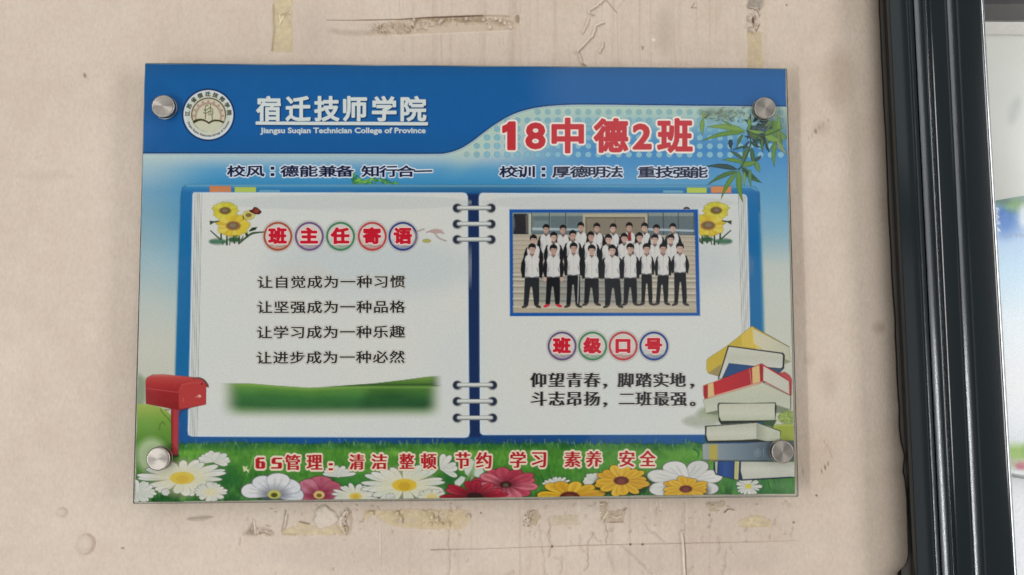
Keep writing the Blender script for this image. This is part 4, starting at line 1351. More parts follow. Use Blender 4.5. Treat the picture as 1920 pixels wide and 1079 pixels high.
def flower(name, view, cx, cy, R, n, wd, cols, cen, cr, sq=.6, a0=0, a1=360, jit=.12, box=None, cenc2=None, shade=None, glow=None, seed=1, rmul=None, label=None, halo=None, cyo=0):
    rr = random.Random(seed)
    ox, oy, s_ = view
    box = box or (cx - R * 1.25, cy - R * 1.2, cx + R * 1.25, cy + R * 1.2)
    P = Paint(*box, 1.0, ox=ox, oy=oy, sc=s_)
    if halo: P.ell(cx + R * .05, cy + R * .10, R * .92, R * .80 * sq, halo, soft=R / s_ * .18, op=.75)
    angs = [math.radians(a0 + (a1 - a0) * (k + .5) / n) + rr.uniform(-jit, jit) for k in range(n)]
    rr.shuffle(angs)
    for k, a in enumerate(angs):
        r1 = R * rr.uniform(.88, 1.06) * (rmul(a) if rmul else 1)
        wk = wd * rr.uniform(.85, 1.12)
        c_ = rr.choice(cols)
        dk_ = tuple(v * .62 for v in c_)
        petal(P, cx, cy, a, cr * .3, r1 * 1.03, wk * 1.13 + 3, dk_, sq, soft=1.2, op=.42)
        petal(P, cx, cy, a, cr * .3, r1, wk, c_, sq, shade=shade)
        for q_ in (-.22, .2):
            petal(P, cx, cy, a + q_ * wk / r1, cr, r1 * .8, wk * .10, dk_, sq, soft=.9, op=.22)
    if glow: P.ell(cx, cy, cr * 2.1, cr * 1.7 * max(sq, .6), glow, soft=cr / s_ * .8, op=.7)
    P.ell(cx, cy + cyo, cr, cr * max(sq, .5) * 1.02, cen, soft=1.4)
    if cenc2: P.ell(cx, cy + cyo + cr * .1, cr * .5, cr * .35, cenc2, soft=1.4, op=.9)
    return to_mesh(name, P, INK, SG, label=label)


WHT = [(206, 204, 192), (198, 200, 188), (210, 207, 198)]
# grass
Gr = Paint(246, 806, 1500, 948, 1.5)
edge = 831 + 3.0 * fbm(Gr.X * .03, Gr.X * 0, 3, 2) + 4.5 * (vnoise(Gr.X * .45, Gr.Y * .02, 6) - .5) + 2 * (vnoise(Gr.X * .9, Gr.Y * .0, 16) - .5) + (Gr.X - 300) * .0012
Gr.rgb = ramp(Gr.Y, [(828, (40, 86, 62)), (838, (50, 98, 48)), (848, (74, 124, 52)), (880, (64, 116, 48)), (910, (52, 100, 46)), (945, (40, 84, 44))])
n_ = fbm(Gr.X * .035, Gr.Y * .06, 4, 14)[..., None]
m_ = fbm(Gr.X * .3, Gr.Y * .12, 3, 15)[..., None]
Gr.rgb += n_ * np.array([24, 24, 10]) + m_ * np.array([12, 14, 10])
low = sstep(885, 925, Gr.Y)[..., None] * np.clip(fbm(Gr.X * .09, Gr.Y * .05, 4, 25), -1, 1)[..., None]
Gr.rgb += low * np.array([36, 44, 30])
Gr.rgb = np.clip(Gr.rgb * np.array([1.12, 1.10, 1.0]), 8, 255)
Gr.a = np.clip((Gr.Y - edge) / 2.2 + .5, 0, 1) * np.clip((Gr.X - 315) / 25, 0, 1) + 0
Gr.a = np.maximum(Gr.a, np.clip((Gr.Y - 886) / 12, 0, 1))
rs = random.Random(33)
for i in range(420):
    x = rs.uniform(330, 1330); y = 833 + rs.uniform(-3, 9)
    Gr.line([(x, y), (x + rs.uniform(-3, 3), y - rs.uniform(4, 9))], rs.uniform(.8, 1.5), rs.choice([(90, 140, 92), (46, 96, 60), (70, 122, 60), (130, 168, 128), (52, 110, 96)]), soft=.7, op=rs.uniform(.3, .75))
for i in range(160):
    x = rs.uniform(250, 1490); y = rs.uniform(895, 945)
    Gr.line([(x, y + 10), (x + rs.uniform(-4, 4), y), (x + rs.uniform(-9, 9), y - rs.uniform(6, 16))], [3, 2.4, .8], rs.choice([(70, 128, 56), (34, 74, 44), (92, 146, 70), (48, 104, 50), (28, 64, 48)]), soft=.8, op=rs.uniform(.4, .9), smooth=True)
Gr.line([(1300, 842), (1310, 850), (1307, 860)], [2, 2.4, .8], (28, 70, 44), op=.8, smooth=True)
Gr.line([(474, 858), (470, 878), (462, 892)], [1, 2, 1], (150, 178, 100), soft=1, op=.7)
for (x, y, rx, ry, c) in [(430, 895, 22, 26, (36, 88, 44)), (640, 905, 26, 20, (44, 100, 48)), (668, 900, 34, 12, (70, 132, 58)), (850, 905, 18, 24, (34, 84, 46)), (838, 880, 16, 20, (46, 100, 48)), (1400, 900, 40, 24, (56, 112, 58)), (1470, 915, 22, 16, (86, 128, 84)), (1440, 925, 26, 12, (42, 96, 50))]:
    Gr.ell(x, y, rx, ry, c, soft=8, op=.6)
to_mesh('printed_grass', Gr, INK, SG)

VA, VB, VC, VD = (240, 830, 6), (540, 830, 6), (840, 830, 6), (1100, 830, 6.4)
# loose stems and pale petals behind
Q = Paint(440, 845, 480, 900, 1.1)
Q.view(*VA); Q.poly([(1290, 262), (1312, 268), (1318, 280), (1345, 262), (1338, 300), (1362, 305), (1358, 345), (1332, 318), (1300, 330)], (196, 204, 150), soft=.8)
to_mesh('printed_petal', Q, INK, SG)
Q = Paint(840, 845, 912, 925, 1.1)
Q.view(*VC)
Q.poly([(75, 440), (150, 378), (198, 396), (180, 440), (110, 515), (78, 500)], (190, 196, 182), soft=1)
Q.poly([(180, 300), (260, 180), (390, 290), (405, 330), (350, 395), (300, 380), (260, 340), (240, 390), (195, 350)], (188, 196, 182), soft=1)
Q.line([(200, 470), (225, 390), (270, 310)], [14, 18, 12], (118, 142, 84), soft=1)
Q.line([(265, 460), (278, 330), (300, 240)], [38, 42, 20], (132, 156, 108), soft=1.5, op=.9)
to_mesh('printed_petals', Q, INK, SG)
flower('printed_daisy', VA, 960, 215, 190, 11, 74, WHT, (196, 192, 160), 10, sq=.62, a0=170, a1=385, seed=5, cyo=0)
flower('printed_daisy', VA, 610, 400, 500, 22, 108, WHT, (204, 178, 74), 138, sq=.47, seed=3, glow=(208, 200, 160), cenc2=(198, 164, 66), rmul=lambda a: .80 + .2 * abs(math.cos(a)), label='large white daisy under the lower left stud')
flower('printed_daisy', VA, 110, 560, 215, 17, 70, WHT, (196, 194, 178), 22, sq=.62, seed=7)
flower('printed_daisy', VA, 930, 560, 185, 19, 52, WHT, (206, 196, 158), 62, sq=.62, seed=8, glow=(206, 200, 176))
flower('printed_daisy', VA, 425, 560, 50, 8, 30, WHT, (190, 196, 176), 8, sq=.8, seed=18)
flower('printed_daisy', VB, 565, 385, 200, 9, 62, WHT, (196, 200, 176), 8, sq=.60, a0=190, a1=350, seed=9)
flower('printed_daisy', VB, 1720, 300, 190, 5, 70, WHT, (196, 198, 184), 8, sq=.9, a0=265, a1=400, seed=29)
flower('printed_cosmos', VB, 350, 590, 290, 5, 235, [(176, 92, 108), (184, 112, 126), (168, 84, 100)], (200, 178, 110), 62, sq=.72, a0=150, a1=400, seed=11, glow=(112, 36, 52), cenc2=(110, 78, 40), shade=(140, 60, 80), jit=.04, label='pink printed flower')
flower('printed_cosmos', VA, 1645, 585, 370, 5, 235, [(204, 203, 204), (196, 198, 200), (208, 206, 204)], (178, 176, 92), 74, sq=.66, a0=172, a1=388, seed=12, glow=(96, 98, 108), cenc2=(70, 66, 26), jit=.03, label='white five petalled printed flower')
flower('printed_daisy', VB, 760, 605, 262, 22, 60, WHT, (202, 176, 78), 68, sq=.55, seed=14, glow=(206, 202, 170), cenc2=(190, 158, 66), a0=160, a1=560)
flower('printed_daisy', VB, 1310, 480, 470, 22, 108, WHT, (206, 172, 58), 138, sq=.50, seed=15, glow=(208, 202, 164), cenc2=(188, 152, 48), label='large white daisy below the red lettering')
flower('printed_daisy', VB, 1150, 615, 55, 7, 36, WHT, (196, 196, 180), 8, sq=.8, seed=19)
flower('printed_daisy', VB, 1620, 615, 160, 16, 44, WHT, (204, 186, 120), 58, sq=.62, seed=16, glow=(206, 198, 160))
PK = [(176, 70, 86), (184, 84, 98), (160, 54, 70), (194, 106, 116)]
flower('printed_gerbera', VC, 650, 475, 385, 14, 150, PK, (58, 26, 28), 66, sq=.52, seed=21, glow=(96, 34, 44), shade=(138, 44, 58), cenc2=(92, 82, 60), label='pink printed gerbera')
flower('printed_gerbera', VC, 300, 610, 385, 15, 120, [(160, 42, 56), (144, 36, 48), (172, 58, 70)], (52, 18, 24), 92, sq=.46, seed=22, glow=(92, 24, 34), shade=(110, 26, 36), label='red printed gerbera')
flower('printed_daisy', VC, 1230, 480, 175, 8, 44, WHT, (196, 198, 184), 8, sq=.56, a0=190, a1=330, seed=31)
flower('printed_daisy', VC, 1640, 440, 120, 8, 60, WHT, (196, 198, 184), 8, sq=.8, a0=150, a1=330, seed=32)
YL = [(206, 162, 46), (212, 170, 58), (200, 152, 44)]
flower('printed_daisy', VD, 1190, 470, 470, 6, 250, [(202, 200, 192), (196, 194, 188), (206, 203, 196)], (190, 180, 160), 40, sq=.56, a0=128, a1=412, seed=24, glow=(150, 146, 138), jit=.03, label='broad white flower behind the yellow one')
flower('printed_gazania', VC, 1370, 610, 400, 12, 170, YL, (88, 40, 28), 112, sq=.46, seed=25, shade=(172, 118, 36), halo=(40, 52, 24), cenc2=(116, 60, 48), label='yellow printed flower cut by the lower edge')
flower('printed_gazania', VD, 415, 458, 338, 15, 132, YL, (92, 42, 32), 92, sq=.54, seed=26, shade=(178, 122, 36), halo=(34, 42, 22), cenc2=(118, 62, 52), label='yellow printed flower below the last red words')
flower('printed_gazania', VD, 1190, 558, 278, 15, 112, YL, (92, 42, 32), 78, sq=.54, seed=27, shade=(178, 122, 36), halo=(60, 56, 40), cenc2=(118, 62, 52), label='yellow printed flower before the broad white one')
VF = (1280, 760, 5.68)
flower('printed_daisy', VF, 700, 865, 138, 18, 34, WHT, (196, 184, 80), 36, sq=.74, seed=28, label='small daisy under the books')

# bottom slogan with its odd square digits
L6 = Letters()


def stroke(L_, x0, y0, x1, y1): blk(L_, [(x0, y0), (x1, y0), (x1, y1), (x0, y1)])


stroke(L6, 480.5, 861, 485.5, 877.5); stroke(L6, 483, 858.5, 494.5, 861.3); stroke(L6, 491, 867.5, 496, 877.5); stroke(L6, 483, 865.8, 494, 868.2); stroke(L6, 482.5, 876.3, 494, 879)
stroke(L6, 510.5, 861, 515.5, 869); stroke(L6, 513, 858.8, 528, 861.2); stroke(L6, 522.5, 869, 527.5, 877.5); stroke(L6, 512, 867.6, 526, 870.2); stroke(L6, 509.5, 876.6, 526, 879)
stroke(L6, 617.5, 869, 623, 872.8); stroke(L6, 617.5, 878.5, 623, 882)
for ch, a, b, t0, t1 in [('管', 534, 563.5, 852.5, 882), ('理', 574.5, 604.5, 853, 881.5), ('清', 654.5, 683.5, 851.5, 881.5), ('洁', 696, 726, 851.5, 880.5), ('整', 748.5, 777, 850.5, 880), ('顿', 788.5, 819, 850, 880),
                         ('节', 853.5, 882, 848, 879.5), ('约', 892, 922, 848, 879.5), ('学', 956, 986.5, 847, 878), ('习', 996.5, 1024.5, 848, 877), ('素', 1057.5, 1089.5, 846.5, 876.5), ('养', 1098, 1129, 846, 876), ('安', 1160.5, 1190.5, 845, 876), ('全', 1199, 1230, 845, 875)]:
    L6.put(ch, (a + b) / 2, (t0 + t1) / 2, b - a - 3, t1 - t0 - 1.2, fit=True)
L6.build('rule_lettering', (166, 26, 36), 1.25, .3, halo=(222, 204, 178), hr=4.0, label='dark red slogan over the grass')

# ---- bamboo sprig
VBm = (1300, 190, 5.395)
Bm = Paint(60, 60, 960, 1030, .95, ox=1300, oy=190, sc=5.395)
Bm.ell(250, 120, 200, 55, (150, 165, 130), soft=12, op=.35)
Bm.ell(860, 240, 90, 150, (130, 145, 120), soft=14, op=.35)
rs = random.Random(5)
def leaf(x0, y0, x1, y1, wd, c, op=1.0, bend=0.06):
    dx, dy = x1 - x0, y1 - y0
    nx_, ny_ = -dy, dx
    pts = [(x0 + dx * t + nx_ * bend * math.sin(math.pi * t), y0 + dy * t + ny_ * bend * math.sin(math.pi * t)) for t in (0, .15, .35, .6, .82, 1)]
    Bm.line(pts, [wd * k for k in (.15, .75, 1, .8, .4, .04)], c, soft=.75, op=op)
    c2 = tuple(min(255, v + 18) for v in c)
    Bm.line(pts[1:5], [wd * .25] * 4, c2, soft=.8, op=op * .5)
for i in range(46):
    x = rs.uniform(100, 520); y = rs.uniform(70, 210)
    leaf(x, y, x + rs.uniform(-70, 90), y + rs.uniform(-60, 40), rs.uniform(8, 18), rs.choice([(140, 152, 118), (160, 172, 138), (110, 122, 96)]), .45)
for i in range(60):
    x = rs.uniform(560, 760); y = rs.uniform(200, 430)
    a = rs.uniform(0, 6.28); r = rs.uniform(60, 130)
    leaf(x, y, x + r * math.cos(a), y + r * math.sin(a), rs.uniform(18, 34), rs.choice([(64, 84, 84), (48, 66, 60), (84, 100, 110), (60, 88, 62), (40, 52, 48)]), .8)
for i in range(26):
    x = rs.uniform(760, 910); y = rs.uniform(200, 420)
    a = rs.uniform(.4, 2.6); r = rs.uniform(70, 150)
    leaf(x, y, x + r * math.cos(a), y + r * math.sin(a), rs.uniform(18, 34), rs.choice([(118, 152, 72), (96, 130, 64), (140, 168, 84), (120, 140, 100)]), .75)
gr, lg, dg_, ol = (112, 154, 62), (136, 172, 76), (56, 88, 56), (88, 124, 58)
for a in [(98, 180, 95, 345, 44, lg), (100, 180, 92, 100, 26, (150, 175, 95)), (100, 175, 175, 118, 14, (90, 120, 60)), (515, 300, 140, 262, 60, lg), (515, 315, 80, 405, 48, gr), (390, 262, 285, 195, 26, (120, 146, 86)),
          (560, 245, 560, 160, 34, lg), (540, 300, 590, 190, 26, gr), (555, 300, 720, 310, 40, lg), (570, 320, 700, 380, 44, ol), (720, 330, 880, 270, 60, gr), (730, 345, 880, 400, 66, lg), (870, 300, 800, 190, 50, gr), (860, 290, 850, 130, 30, lg),
          (830, 420, 820, 670, 42, gr), (850, 400, 950, 540, 40, (150, 168, 110)), (700, 380, 705, 525, 30, ol), (650, 360, 640, 470, 30, dg_), (380, 390, 385, 490, 44, (44, 66, 72)), (500, 340, 440, 470, 34, ol), (560, 460, 390, 500, 22, dg_), (585, 420, 690, 470, 26, (50, 80, 52)),
          (500, 590, 365, 505, 34, (76, 108, 72)), (500, 620, 290, 595, 42, gr), (560, 470, 500, 640, 52, ol), (590, 470, 645, 690, 44, (70, 112, 58)), (620, 600, 690, 550, 34, (60, 84, 70)), (480, 640, 640, 610, 60, gr), (640, 620, 670, 720, 50, gr),
          (440, 690, 130, 660, 52, (58, 84, 76)), (440, 710, 145, 845, 44, ol), (440, 720, 280, 990, 46, gr), (465, 700, 500, 1022, 60, gr), (490, 670, 690, 825, 66, (76, 112, 62)), (500, 680, 640, 790, 30, (54, 80, 58)), (580, 690, 585, 870, 34, (100, 150, 92)), (520, 720, 520, 860, 30, lg)]:
    leaf(*a)
Bm.line([(545, 300), (580, 430), (500, 640), (455, 690)], 12, (66, 84, 70), soft=1, smooth=True)
Bm.line([(545, 300), (700, 350), (870, 290)], 12, (72, 92, 62), soft=1, smooth=True)
Bm.rgb *= np.array([.84, .85, .88])
to_mesh('bamboo_sprig', Bm, INK, SG, label='printed bamboo leaves at the upper right')

# ---- sunflower clusters, the right one mirrored
def sunflowers(ox, mir, x_lo=None):
    S_ = Paint(40, 40, 1250, 1010, .95, ox=380, oy=370, sc=10.79)
    g_ = (48, 78, 46)
    S_.ell(300, 900, 190, 52, (70, 118, 88), soft=3.5, op=.8)
    S_.ell(640, 860, 120, 50, (52, 92, 58), soft=2.5, op=.9)
    for x0, y0, x1, y1, w_ in [(370, 640, 375, 850, 30), (490, 750, 490, 960, 34), (740, 740, 735, 930, 30), (160, 680, 350, 850, 24), (820, 790, 780, 870, 20), (560, 880, 545, 960, 18), (405, 900, 410, 960, 16), (625, 800, 640, 930, 26)]:
        S_.line([(x0, y0), (x1, y1)], [w_ * .7, w_], g_, soft=.8)
    S_.line([(730, 940), (900, 800), (1020, 730), (1250, 705)], [30, 34, 40, 14], (62, 84, 54), soft=.8, smooth=True)
    S_.line([(870, 700), (900, 780)], 50, (46, 70, 38), soft=.9)
    S_.poly([(930, 690), (1000, 620), (1105, 605), (1070, 660), (960, 695)], (34, 58, 34), soft=.8)
    S_.poly([(140, 480), (230, 490), (330, 475), (360, 510), (230, 512), (150, 560)], (50, 70, 48), soft=1)
    S_.poly([(585, 740), (720, 735), (745, 760), (690, 800), (620, 810)], (40, 72, 34), soft=.9)
    rr = random.Random(2)
    for (cx, cy, R, n, cols, cr, cc, c2) in [(455, 275, 255, 22, [(200, 186, 62), (206, 194, 84), (190, 182, 60)], 120, (118, 94, 48), (124, 110, 92)), (930, 365, 130, 12, [(206, 196, 110), (200, 184, 100)], 62, (120, 96, 52), (140, 110, 60)), (620, 580, 335, 28, [(206, 182, 62), (212, 192, 86), (198, 168, 56)], 150, (142, 104, 66), (128, 116, 90))]:
        S_.ell(cx, cy, R * .85, R * .62, cols[0], soft=3.5, op=.8)
        for k in range(n):
            a = 2 * math.pi * (k + rr.uniform(-.2, .2)) / n
            petal(S_, cx, cy, a, cr * .5, R * rr.uniform(.85, 1.1), R * .3, rr.choice(cols), .66, soft=1.3)
        S_.ell(cx, cy, cr, cr * .62, cc, soft=1.6)
        S_.ell(cx - 5, cy - 5, cr * .68, cr * .40, (96, 74, 44), soft=1.2, op=.7)
        S_.ell(cx - 8, cy - 8, cr * .5, cr * .30, c2, soft=1.2)
    if not mir:
        S_.poly([(945, 265), (1000, 255), (1045, 200), (1100, 210), (1180, 280), (1190, 310), (1140, 350), (1060, 345), (1000, 320), (950, 290)], (78, 34, 30), soft=.8)
        S_.poly([(1020, 275), (1060, 225), (1110, 240), (1150, 290), (1110, 325), (1050, 320)], (136, 58, 50), soft=1.2)
        S_.ell(1110, 275, 10, 10, (160, 96, 70), soft=.8)
    S_.line([(820, 390), (830, 440)], 22, (96, 82, 40), soft=.8)
    S_.a *= np.clip((np.abs(S_.X - 380) - 9) / 6, 0, 1)
    if mir:
        # reflect about the gutter of the notebook, keep the part right of the photo frame
        S_.X = ox - (S_.X - 380)
        S_.X = S_.X[:, ::-1]; S_.Y = S_.Y[:, ::-1]; S_.rgb = S_.rgb[:, ::-1]; S_.a = S_.a[:, ::-1].copy(); S_.h = S_.h[:, ::-1]
        S_.Y = S_.Y - 0.5
        S_.a *= np.clip((S_.X - 1310.5) / 1.0, 0, 1)
    to_mesh('printed_sunflowers', S_, INK, SG, label='sunflowers at the top of the ' + ('right page' if mir else 'left page'))


sunflowers(0, False)
sunflowers(1385, True)
Fg = Paint(690, 425, 860, 470, 1.0)
for pts in ([(775, 432), (782, 446), (775, 458)], [(800, 436), (815, 433), (832, 438)], [(812, 433), (822, 446), (836, 452)], [(783, 434), (795, 430)]):
    Fg.line(pts, 2.4, (186, 156, 146), soft=1.2, op=.6, smooth=True)
Fg.ell(800, 452, 8, 3.4, (176, 170, 90), soft=1.2, op=.85)
Fg.ell(818, 434, 12, 4, (196, 160, 152), soft=2, op=.55)
to_mesh('printed_butterfly', Fg, INK, SG)

# ---- green hill painting on the left page
Hh = Paint(400, 696, 840, 800, 1.5)
t_ = np.interp(Hh.X, [415, 470, 520, 580, 640, 700, 760, 830], [718, 719, 723, 727, 724, 722, 721, 722])
Hh.rgb = ramp(Hh.Y - t_, [(0, (128, 160, 78)), (8, (86, 130, 60)), (22, (62, 110, 58)), (40, (56, 100, 58)), (52, (76, 122, 66)), (64, (126, 158, 104))])
Hh.rgb += fbm(Hh.X * .015, Hh.Y * .05, 4, 6)[..., None] * np.array([10, 12, 6])
dk_ = sstep(670, 700, Hh.X + (Hh.Y - 740) * .4) * sstep(726, 732, Hh.Y) * (1 - sstep(760, 775, Hh.Y)) * (1 - sstep(800, 822, Hh.X))
Hh.rgb -= dk_[..., None] * np.array([14, 20, 10])
Hh.a = np.clip((Hh.Y - t_) / 1.6, 0, 1) * (1 - sstep(756, 789, Hh.Y)) * sstep(408, 458, Hh.X) * (1 - sstep(792, 834, Hh.X))
fade = np.clip(1 - Hh.a, 0, 1)[..., None] * (Hh.Y - t_ > 3)[..., None]
Hh.rgb = Hh.rgb * (1 - fade * .85) + np.array([176, 196, 132]) * fade * .85
up = np.interp(Hh.X, [560, 640, 700, 760, 800, 830], [727, 723, 719, 712, 706.5, 704])
band = np.clip((Hh.Y - up) / 1.4, 0, 1) * np.clip((726 - Hh.Y) / 1.6, 0, 1) * sstep(590, 640, Hh.X) * (1 - sstep(800, 832, Hh.X))
Hh.over(band, ramp(Hh.Y, [(704, (126, 156, 74)), (718, (82, 118, 52)), (722, (52, 84, 40)), (727, (120, 150, 76))]))
to_mesh('printed_hill', Hh, INK, SG, label='soft green hill painting on the left page')

# ---- letter box
Mb = Paint(150, 90, 760, 900, .95, ox=240, oy=680, sc=4.905)
Mb.poly([(395, 400), (470, 400), (462, 860), (400, 850)], lambda X, Y: ramp(X, [(320, (120, 40, 40)), (327, (172, 58, 62)), (336, (142, 66, 78))]), soft=1.0)
Mb.line([(560, 420), (490, 450), (468, 500)], [14, 20, 10], (70, 72, 112), soft=1.4, op=.6)
Mb.poly([(165, 380), (162, 170), (175, 140), (225, 112), (330, 110), (600, 136), (650, 145), (700, 165), (730, 200), (742, 228), (718, 225), (715, 385), (470, 440)], lambda X, Y: ramp(Y, [(700, (196, 128, 118)), (708, (180, 72, 68)), (722, (166, 52, 52)), (738, (146, 40, 42)), (770, (132, 38, 38))]), soft=1.0)
Mb.poly([(462, 290), (500, 200), (620, 155), (700, 180), (718, 230), (715, 385), (470, 430)], (174, 62, 60), soft=.9)
Mb.line([(175, 240), (460, 275), (500, 205), (600, 185), (690, 190)], 6, (196, 96, 88), soft=.9, op=.7)
Mb.line([(463, 290), (462, 420)], 5, (132, 36, 38), soft=.9, op=.7)
Mb.line([(590, 150), (650, 143), (700, 165), (730, 205), (738, 222)], [6, 12, 14, 16, 8], (96, 70, 62), soft=.9, smooth=True)
Mb.ell(678, 197, 7, 8, (60, 30, 28), soft=.7)
Mb.ell(656, 310, 16, 12, (216, 178, 160), soft=1); Mb.line([(625, 318), (650, 314)], 10, (196, 120, 104), soft=.9)
Mb.line([(508, 330), (508, 360)], 8, (190, 96, 88), soft=.9, op=.8)
Mb.ell(420, 860, 45, 12, (46, 60, 34), soft=2.5, op=.6)
to_mesh('printed_mailbox', Mb, INK, SG, label='red letter box printed at the lower left')

# ---- pile of books
VE = (1280, 600, 5.996)


def book(name, view, box, draw, lab):
    P = Paint(*box, .95, ox=view[0], oy=view[1], sc=view[2])
    draw(P)
    to_mesh(name, P, INK, SG, label=lab)


Bb = Paint(1260, 740, 1500, 860, 1.4)
Bb.ell(1345, 776, 36, 14, (168, 178, 140), soft=7, op=.7)
Bb.ell(1312, 790, 30, 10, (184, 188, 168), soft=7, op=.6)
Bb.poly([(1320, 776), (1346, 770), (1345, 780)], (138, 142, 118), soft=1.2, op=.8)
Bb.ell(1478, 783, 18, 12, (142, 160, 84), soft=3)
for i in range(60):
    a = rs.uniform(0, 6.28); r = rs.uniform(0, 1)
    Bb.ell(1478 + 18 * r * math.cos(a), 782 + 11 * r * math.sin(a), 2, 1.2, rs.choice([(108, 134, 66), (176, 186, 110), (128, 152, 76)]), soft=.8, op=.8)
Bb.poly([(1448, 802), (1456, 797), (1494, 797), (1496, 830), (1448, 830)], (148, 160, 66), soft=1)
Bb.line([(1448, 800), (1470, 797), (1492, 797)], 2, (176, 184, 92), soft=1)
to_mesh('printed_bush', Bb, INK, SG)


def d1(P):
    P.poly([(270, 455), (290, 430), (510, 285), (780, 70), (800, 80), (1195, 305), (1210, 468), (1150, 490), (900, 560), (400, 630), (285, 600), (268, 560)], (190, 164, 62), soft=.8)
    P.poly([(790, 100), (1195, 305), (1215, 470), (1150, 500), (850, 400), (800, 260)], lambda X, Y: ramp(X, [(1410, (202, 192, 160)), (1440, (196, 190, 164)), (1482, (184, 182, 156))]), soft=.8)
    P.poly([(660, 170), (775, 80), (800, 270), (900, 330), (700, 300), (665, 300)], (204, 176, 78), soft=1)
    P.line([(780, 74), (1197, 305)], 8, (120, 112, 78), soft=.8)
    P.line([(785, 85), (795, 240), (850, 300)], 8, (216, 196, 120), soft=1)
    P.poly([(285, 600), (430, 500), (420, 640)], (150, 134, 84), soft=1)
    P.poly([(1150, 440), (1212, 468), (1150, 492)], (140, 140, 112), soft=.8)


def d2(P):
    P.poly([(510, 290), (1130, 372), (1148, 400), (1140, 545), (1085, 602), (960, 560), (860, 560), (455, 660), (395, 668)], (34, 38, 46), soft=.8)
    P.poly([(520, 302), (1110, 382), (1128, 400), (1122, 530), (1105, 545), (810, 520), (520, 488), (440, 660), (408, 662)], lambda X, Y: ramp(Y, [(650, (198, 196, 180)), (670, (188, 186, 168)), (690, (196, 194, 182))]), soft=.8)
    P.poly([(520, 490), (800, 520), (780, 560), (455, 650)], (42, 74, 116), soft=.8)
    P.poly([(960, 540), (1128, 550), (1085, 598)], (52, 80, 104), soft=.9)
    for k in range(5): P.line([(540, 340 + k * 28), (1105, 412 + k * 24)], 2, (168, 166, 150), soft=.8, op=.35)


def d4(P):   # large pale book under the red one
    P.poly([(230, 900), (885, 695), (1215, 850), (1215, 1010), (1060, 960), (400, 940), (390, 1020), (200, 1060), (260, 1040)], lambda X, Y: ramp(Y, [(718, (192, 190, 168)), (750, (182, 184, 162)), (775, (190, 192, 172))]), soft=1)
    P.line([(885, 700), (1215, 856)], 5, (110, 104, 88), soft=.8)
    P.line([(1215, 860), (1214, 1000)], 9, (98, 76, 62), soft=.8)
    P.poly([(1055, 960), (1215, 1010), (1050, 1050)], (128, 136, 112), soft=1, op=.8)
    P.poly([(270, 1050), (390, 1020), (390, 1060)], (128, 134, 108), soft=1, op=.8)


def d3(P):   # red book
    P.poly([(1085, 600), (1150, 585), (1205, 625), (1228, 670), (1222, 850), (1200, 840), (1195, 690)], (176, 72, 74), soft=.8)
    P.poly([(225, 740), (345, 700), (720, 570), (890, 488), (900, 700), (880, 715), (250, 895), (232, 850)], (206, 160, 138), soft=.8)
    P.poly([(235, 745), (285, 722), (345, 704), (752, 545), (865, 500), (890, 494), (905, 690), (870, 702), (780, 725), (355, 850), (285, 880), (245, 888), (236, 830)], lambda X, Y: ramp(X, [(1318, (150, 34, 42)), (1345, (182, 44, 48)), (1400, (166, 42, 48)), (1430, (150, 38, 42))]), soft=.8)
    for q in ([(285, 722), (345, 704), (356, 850), (285, 880)], [(780, 538), (862, 508), (872, 698), (785, 722)]):
        P.poly(q, (208, 174, 118), soft=.7)
    P.line([(752, 552), (772, 722)], 6, (206, 160, 118), soft=.7)
    P.line([(285, 722), (285, 880)], 4, (196, 150, 110), soft=.7)
    P.poly([(890, 492), (960, 535), (1085, 602), (1198, 685), (1215, 850), (905, 692)], (166, 44, 48), soft=.8)
    P.poly([(908, 520), (960, 550), (1195, 692), (1200, 838), (905, 682)], lambda X, Y: ramp(X, [(1430, (198, 192, 176)), (1480, (188, 186, 168))]), soft=.8)
    P.line([(1212, 690), (1218, 845)], 9, (140, 46, 48), soft=.8)


book('printed_book', VE, (180, 480, 1240, 1070), d4, 'large pale book under the red one')
book('printed_book', VE, (250, 55, 1240, 650), d1, 'yellow book on top of the pile')
book('printed_book', VE, (380, 280, 1170, 680), d2, 'dark blue book with pale pages')
book('printed_book', VE, (215, 480, 1240, 905), d3, 'red book with cream bands')


def d5(P):
    P.poly([(372, 5), (385, -25), (700, -20), (990, -28), (1000, 20), (985, 165), (850, 178), (410, 205), (385, 165)], (38, 44, 34), soft=.8)
    P.poly([(384, 10), (395, -15), (985, -20), (980, 40), (985, 160), (410, 168), (388, 120)], lambda X, Y: ramp(Y, [(757, (186, 186, 164)), (775, (194, 194, 174)), (789, (178, 182, 156))]), soft=.8)
    P.poly([(860, 170), (1000, 160), (960, 235), (850, 200)], (60, 84, 54), soft=1.2)


def d6(P):
    P.poly([(238, 222), (790, 182), (1045, 275), (1035, 385), (870, 390), (640, 395), (260, 398), (240, 360)], (40, 42, 32), soft=.8)
    P.poly([(255, 230), (785, 188), (830, 290), (790, 362), (620, 372), (270, 380), (252, 320)], lambda X, Y: ramp(Y, [(795, (176, 176, 156)), (812, (194, 192, 174)), (828, (182, 182, 162))]), soft=.8)
    P.poly([(785, 186), (1040, 280), (1036, 384), (890, 384), (785, 362)], lambda X, Y: ramp(X, [(1418, (150, 150, 132)), (1440, (186, 188, 166)), (1465, (190, 192, 166))]), soft=.8)


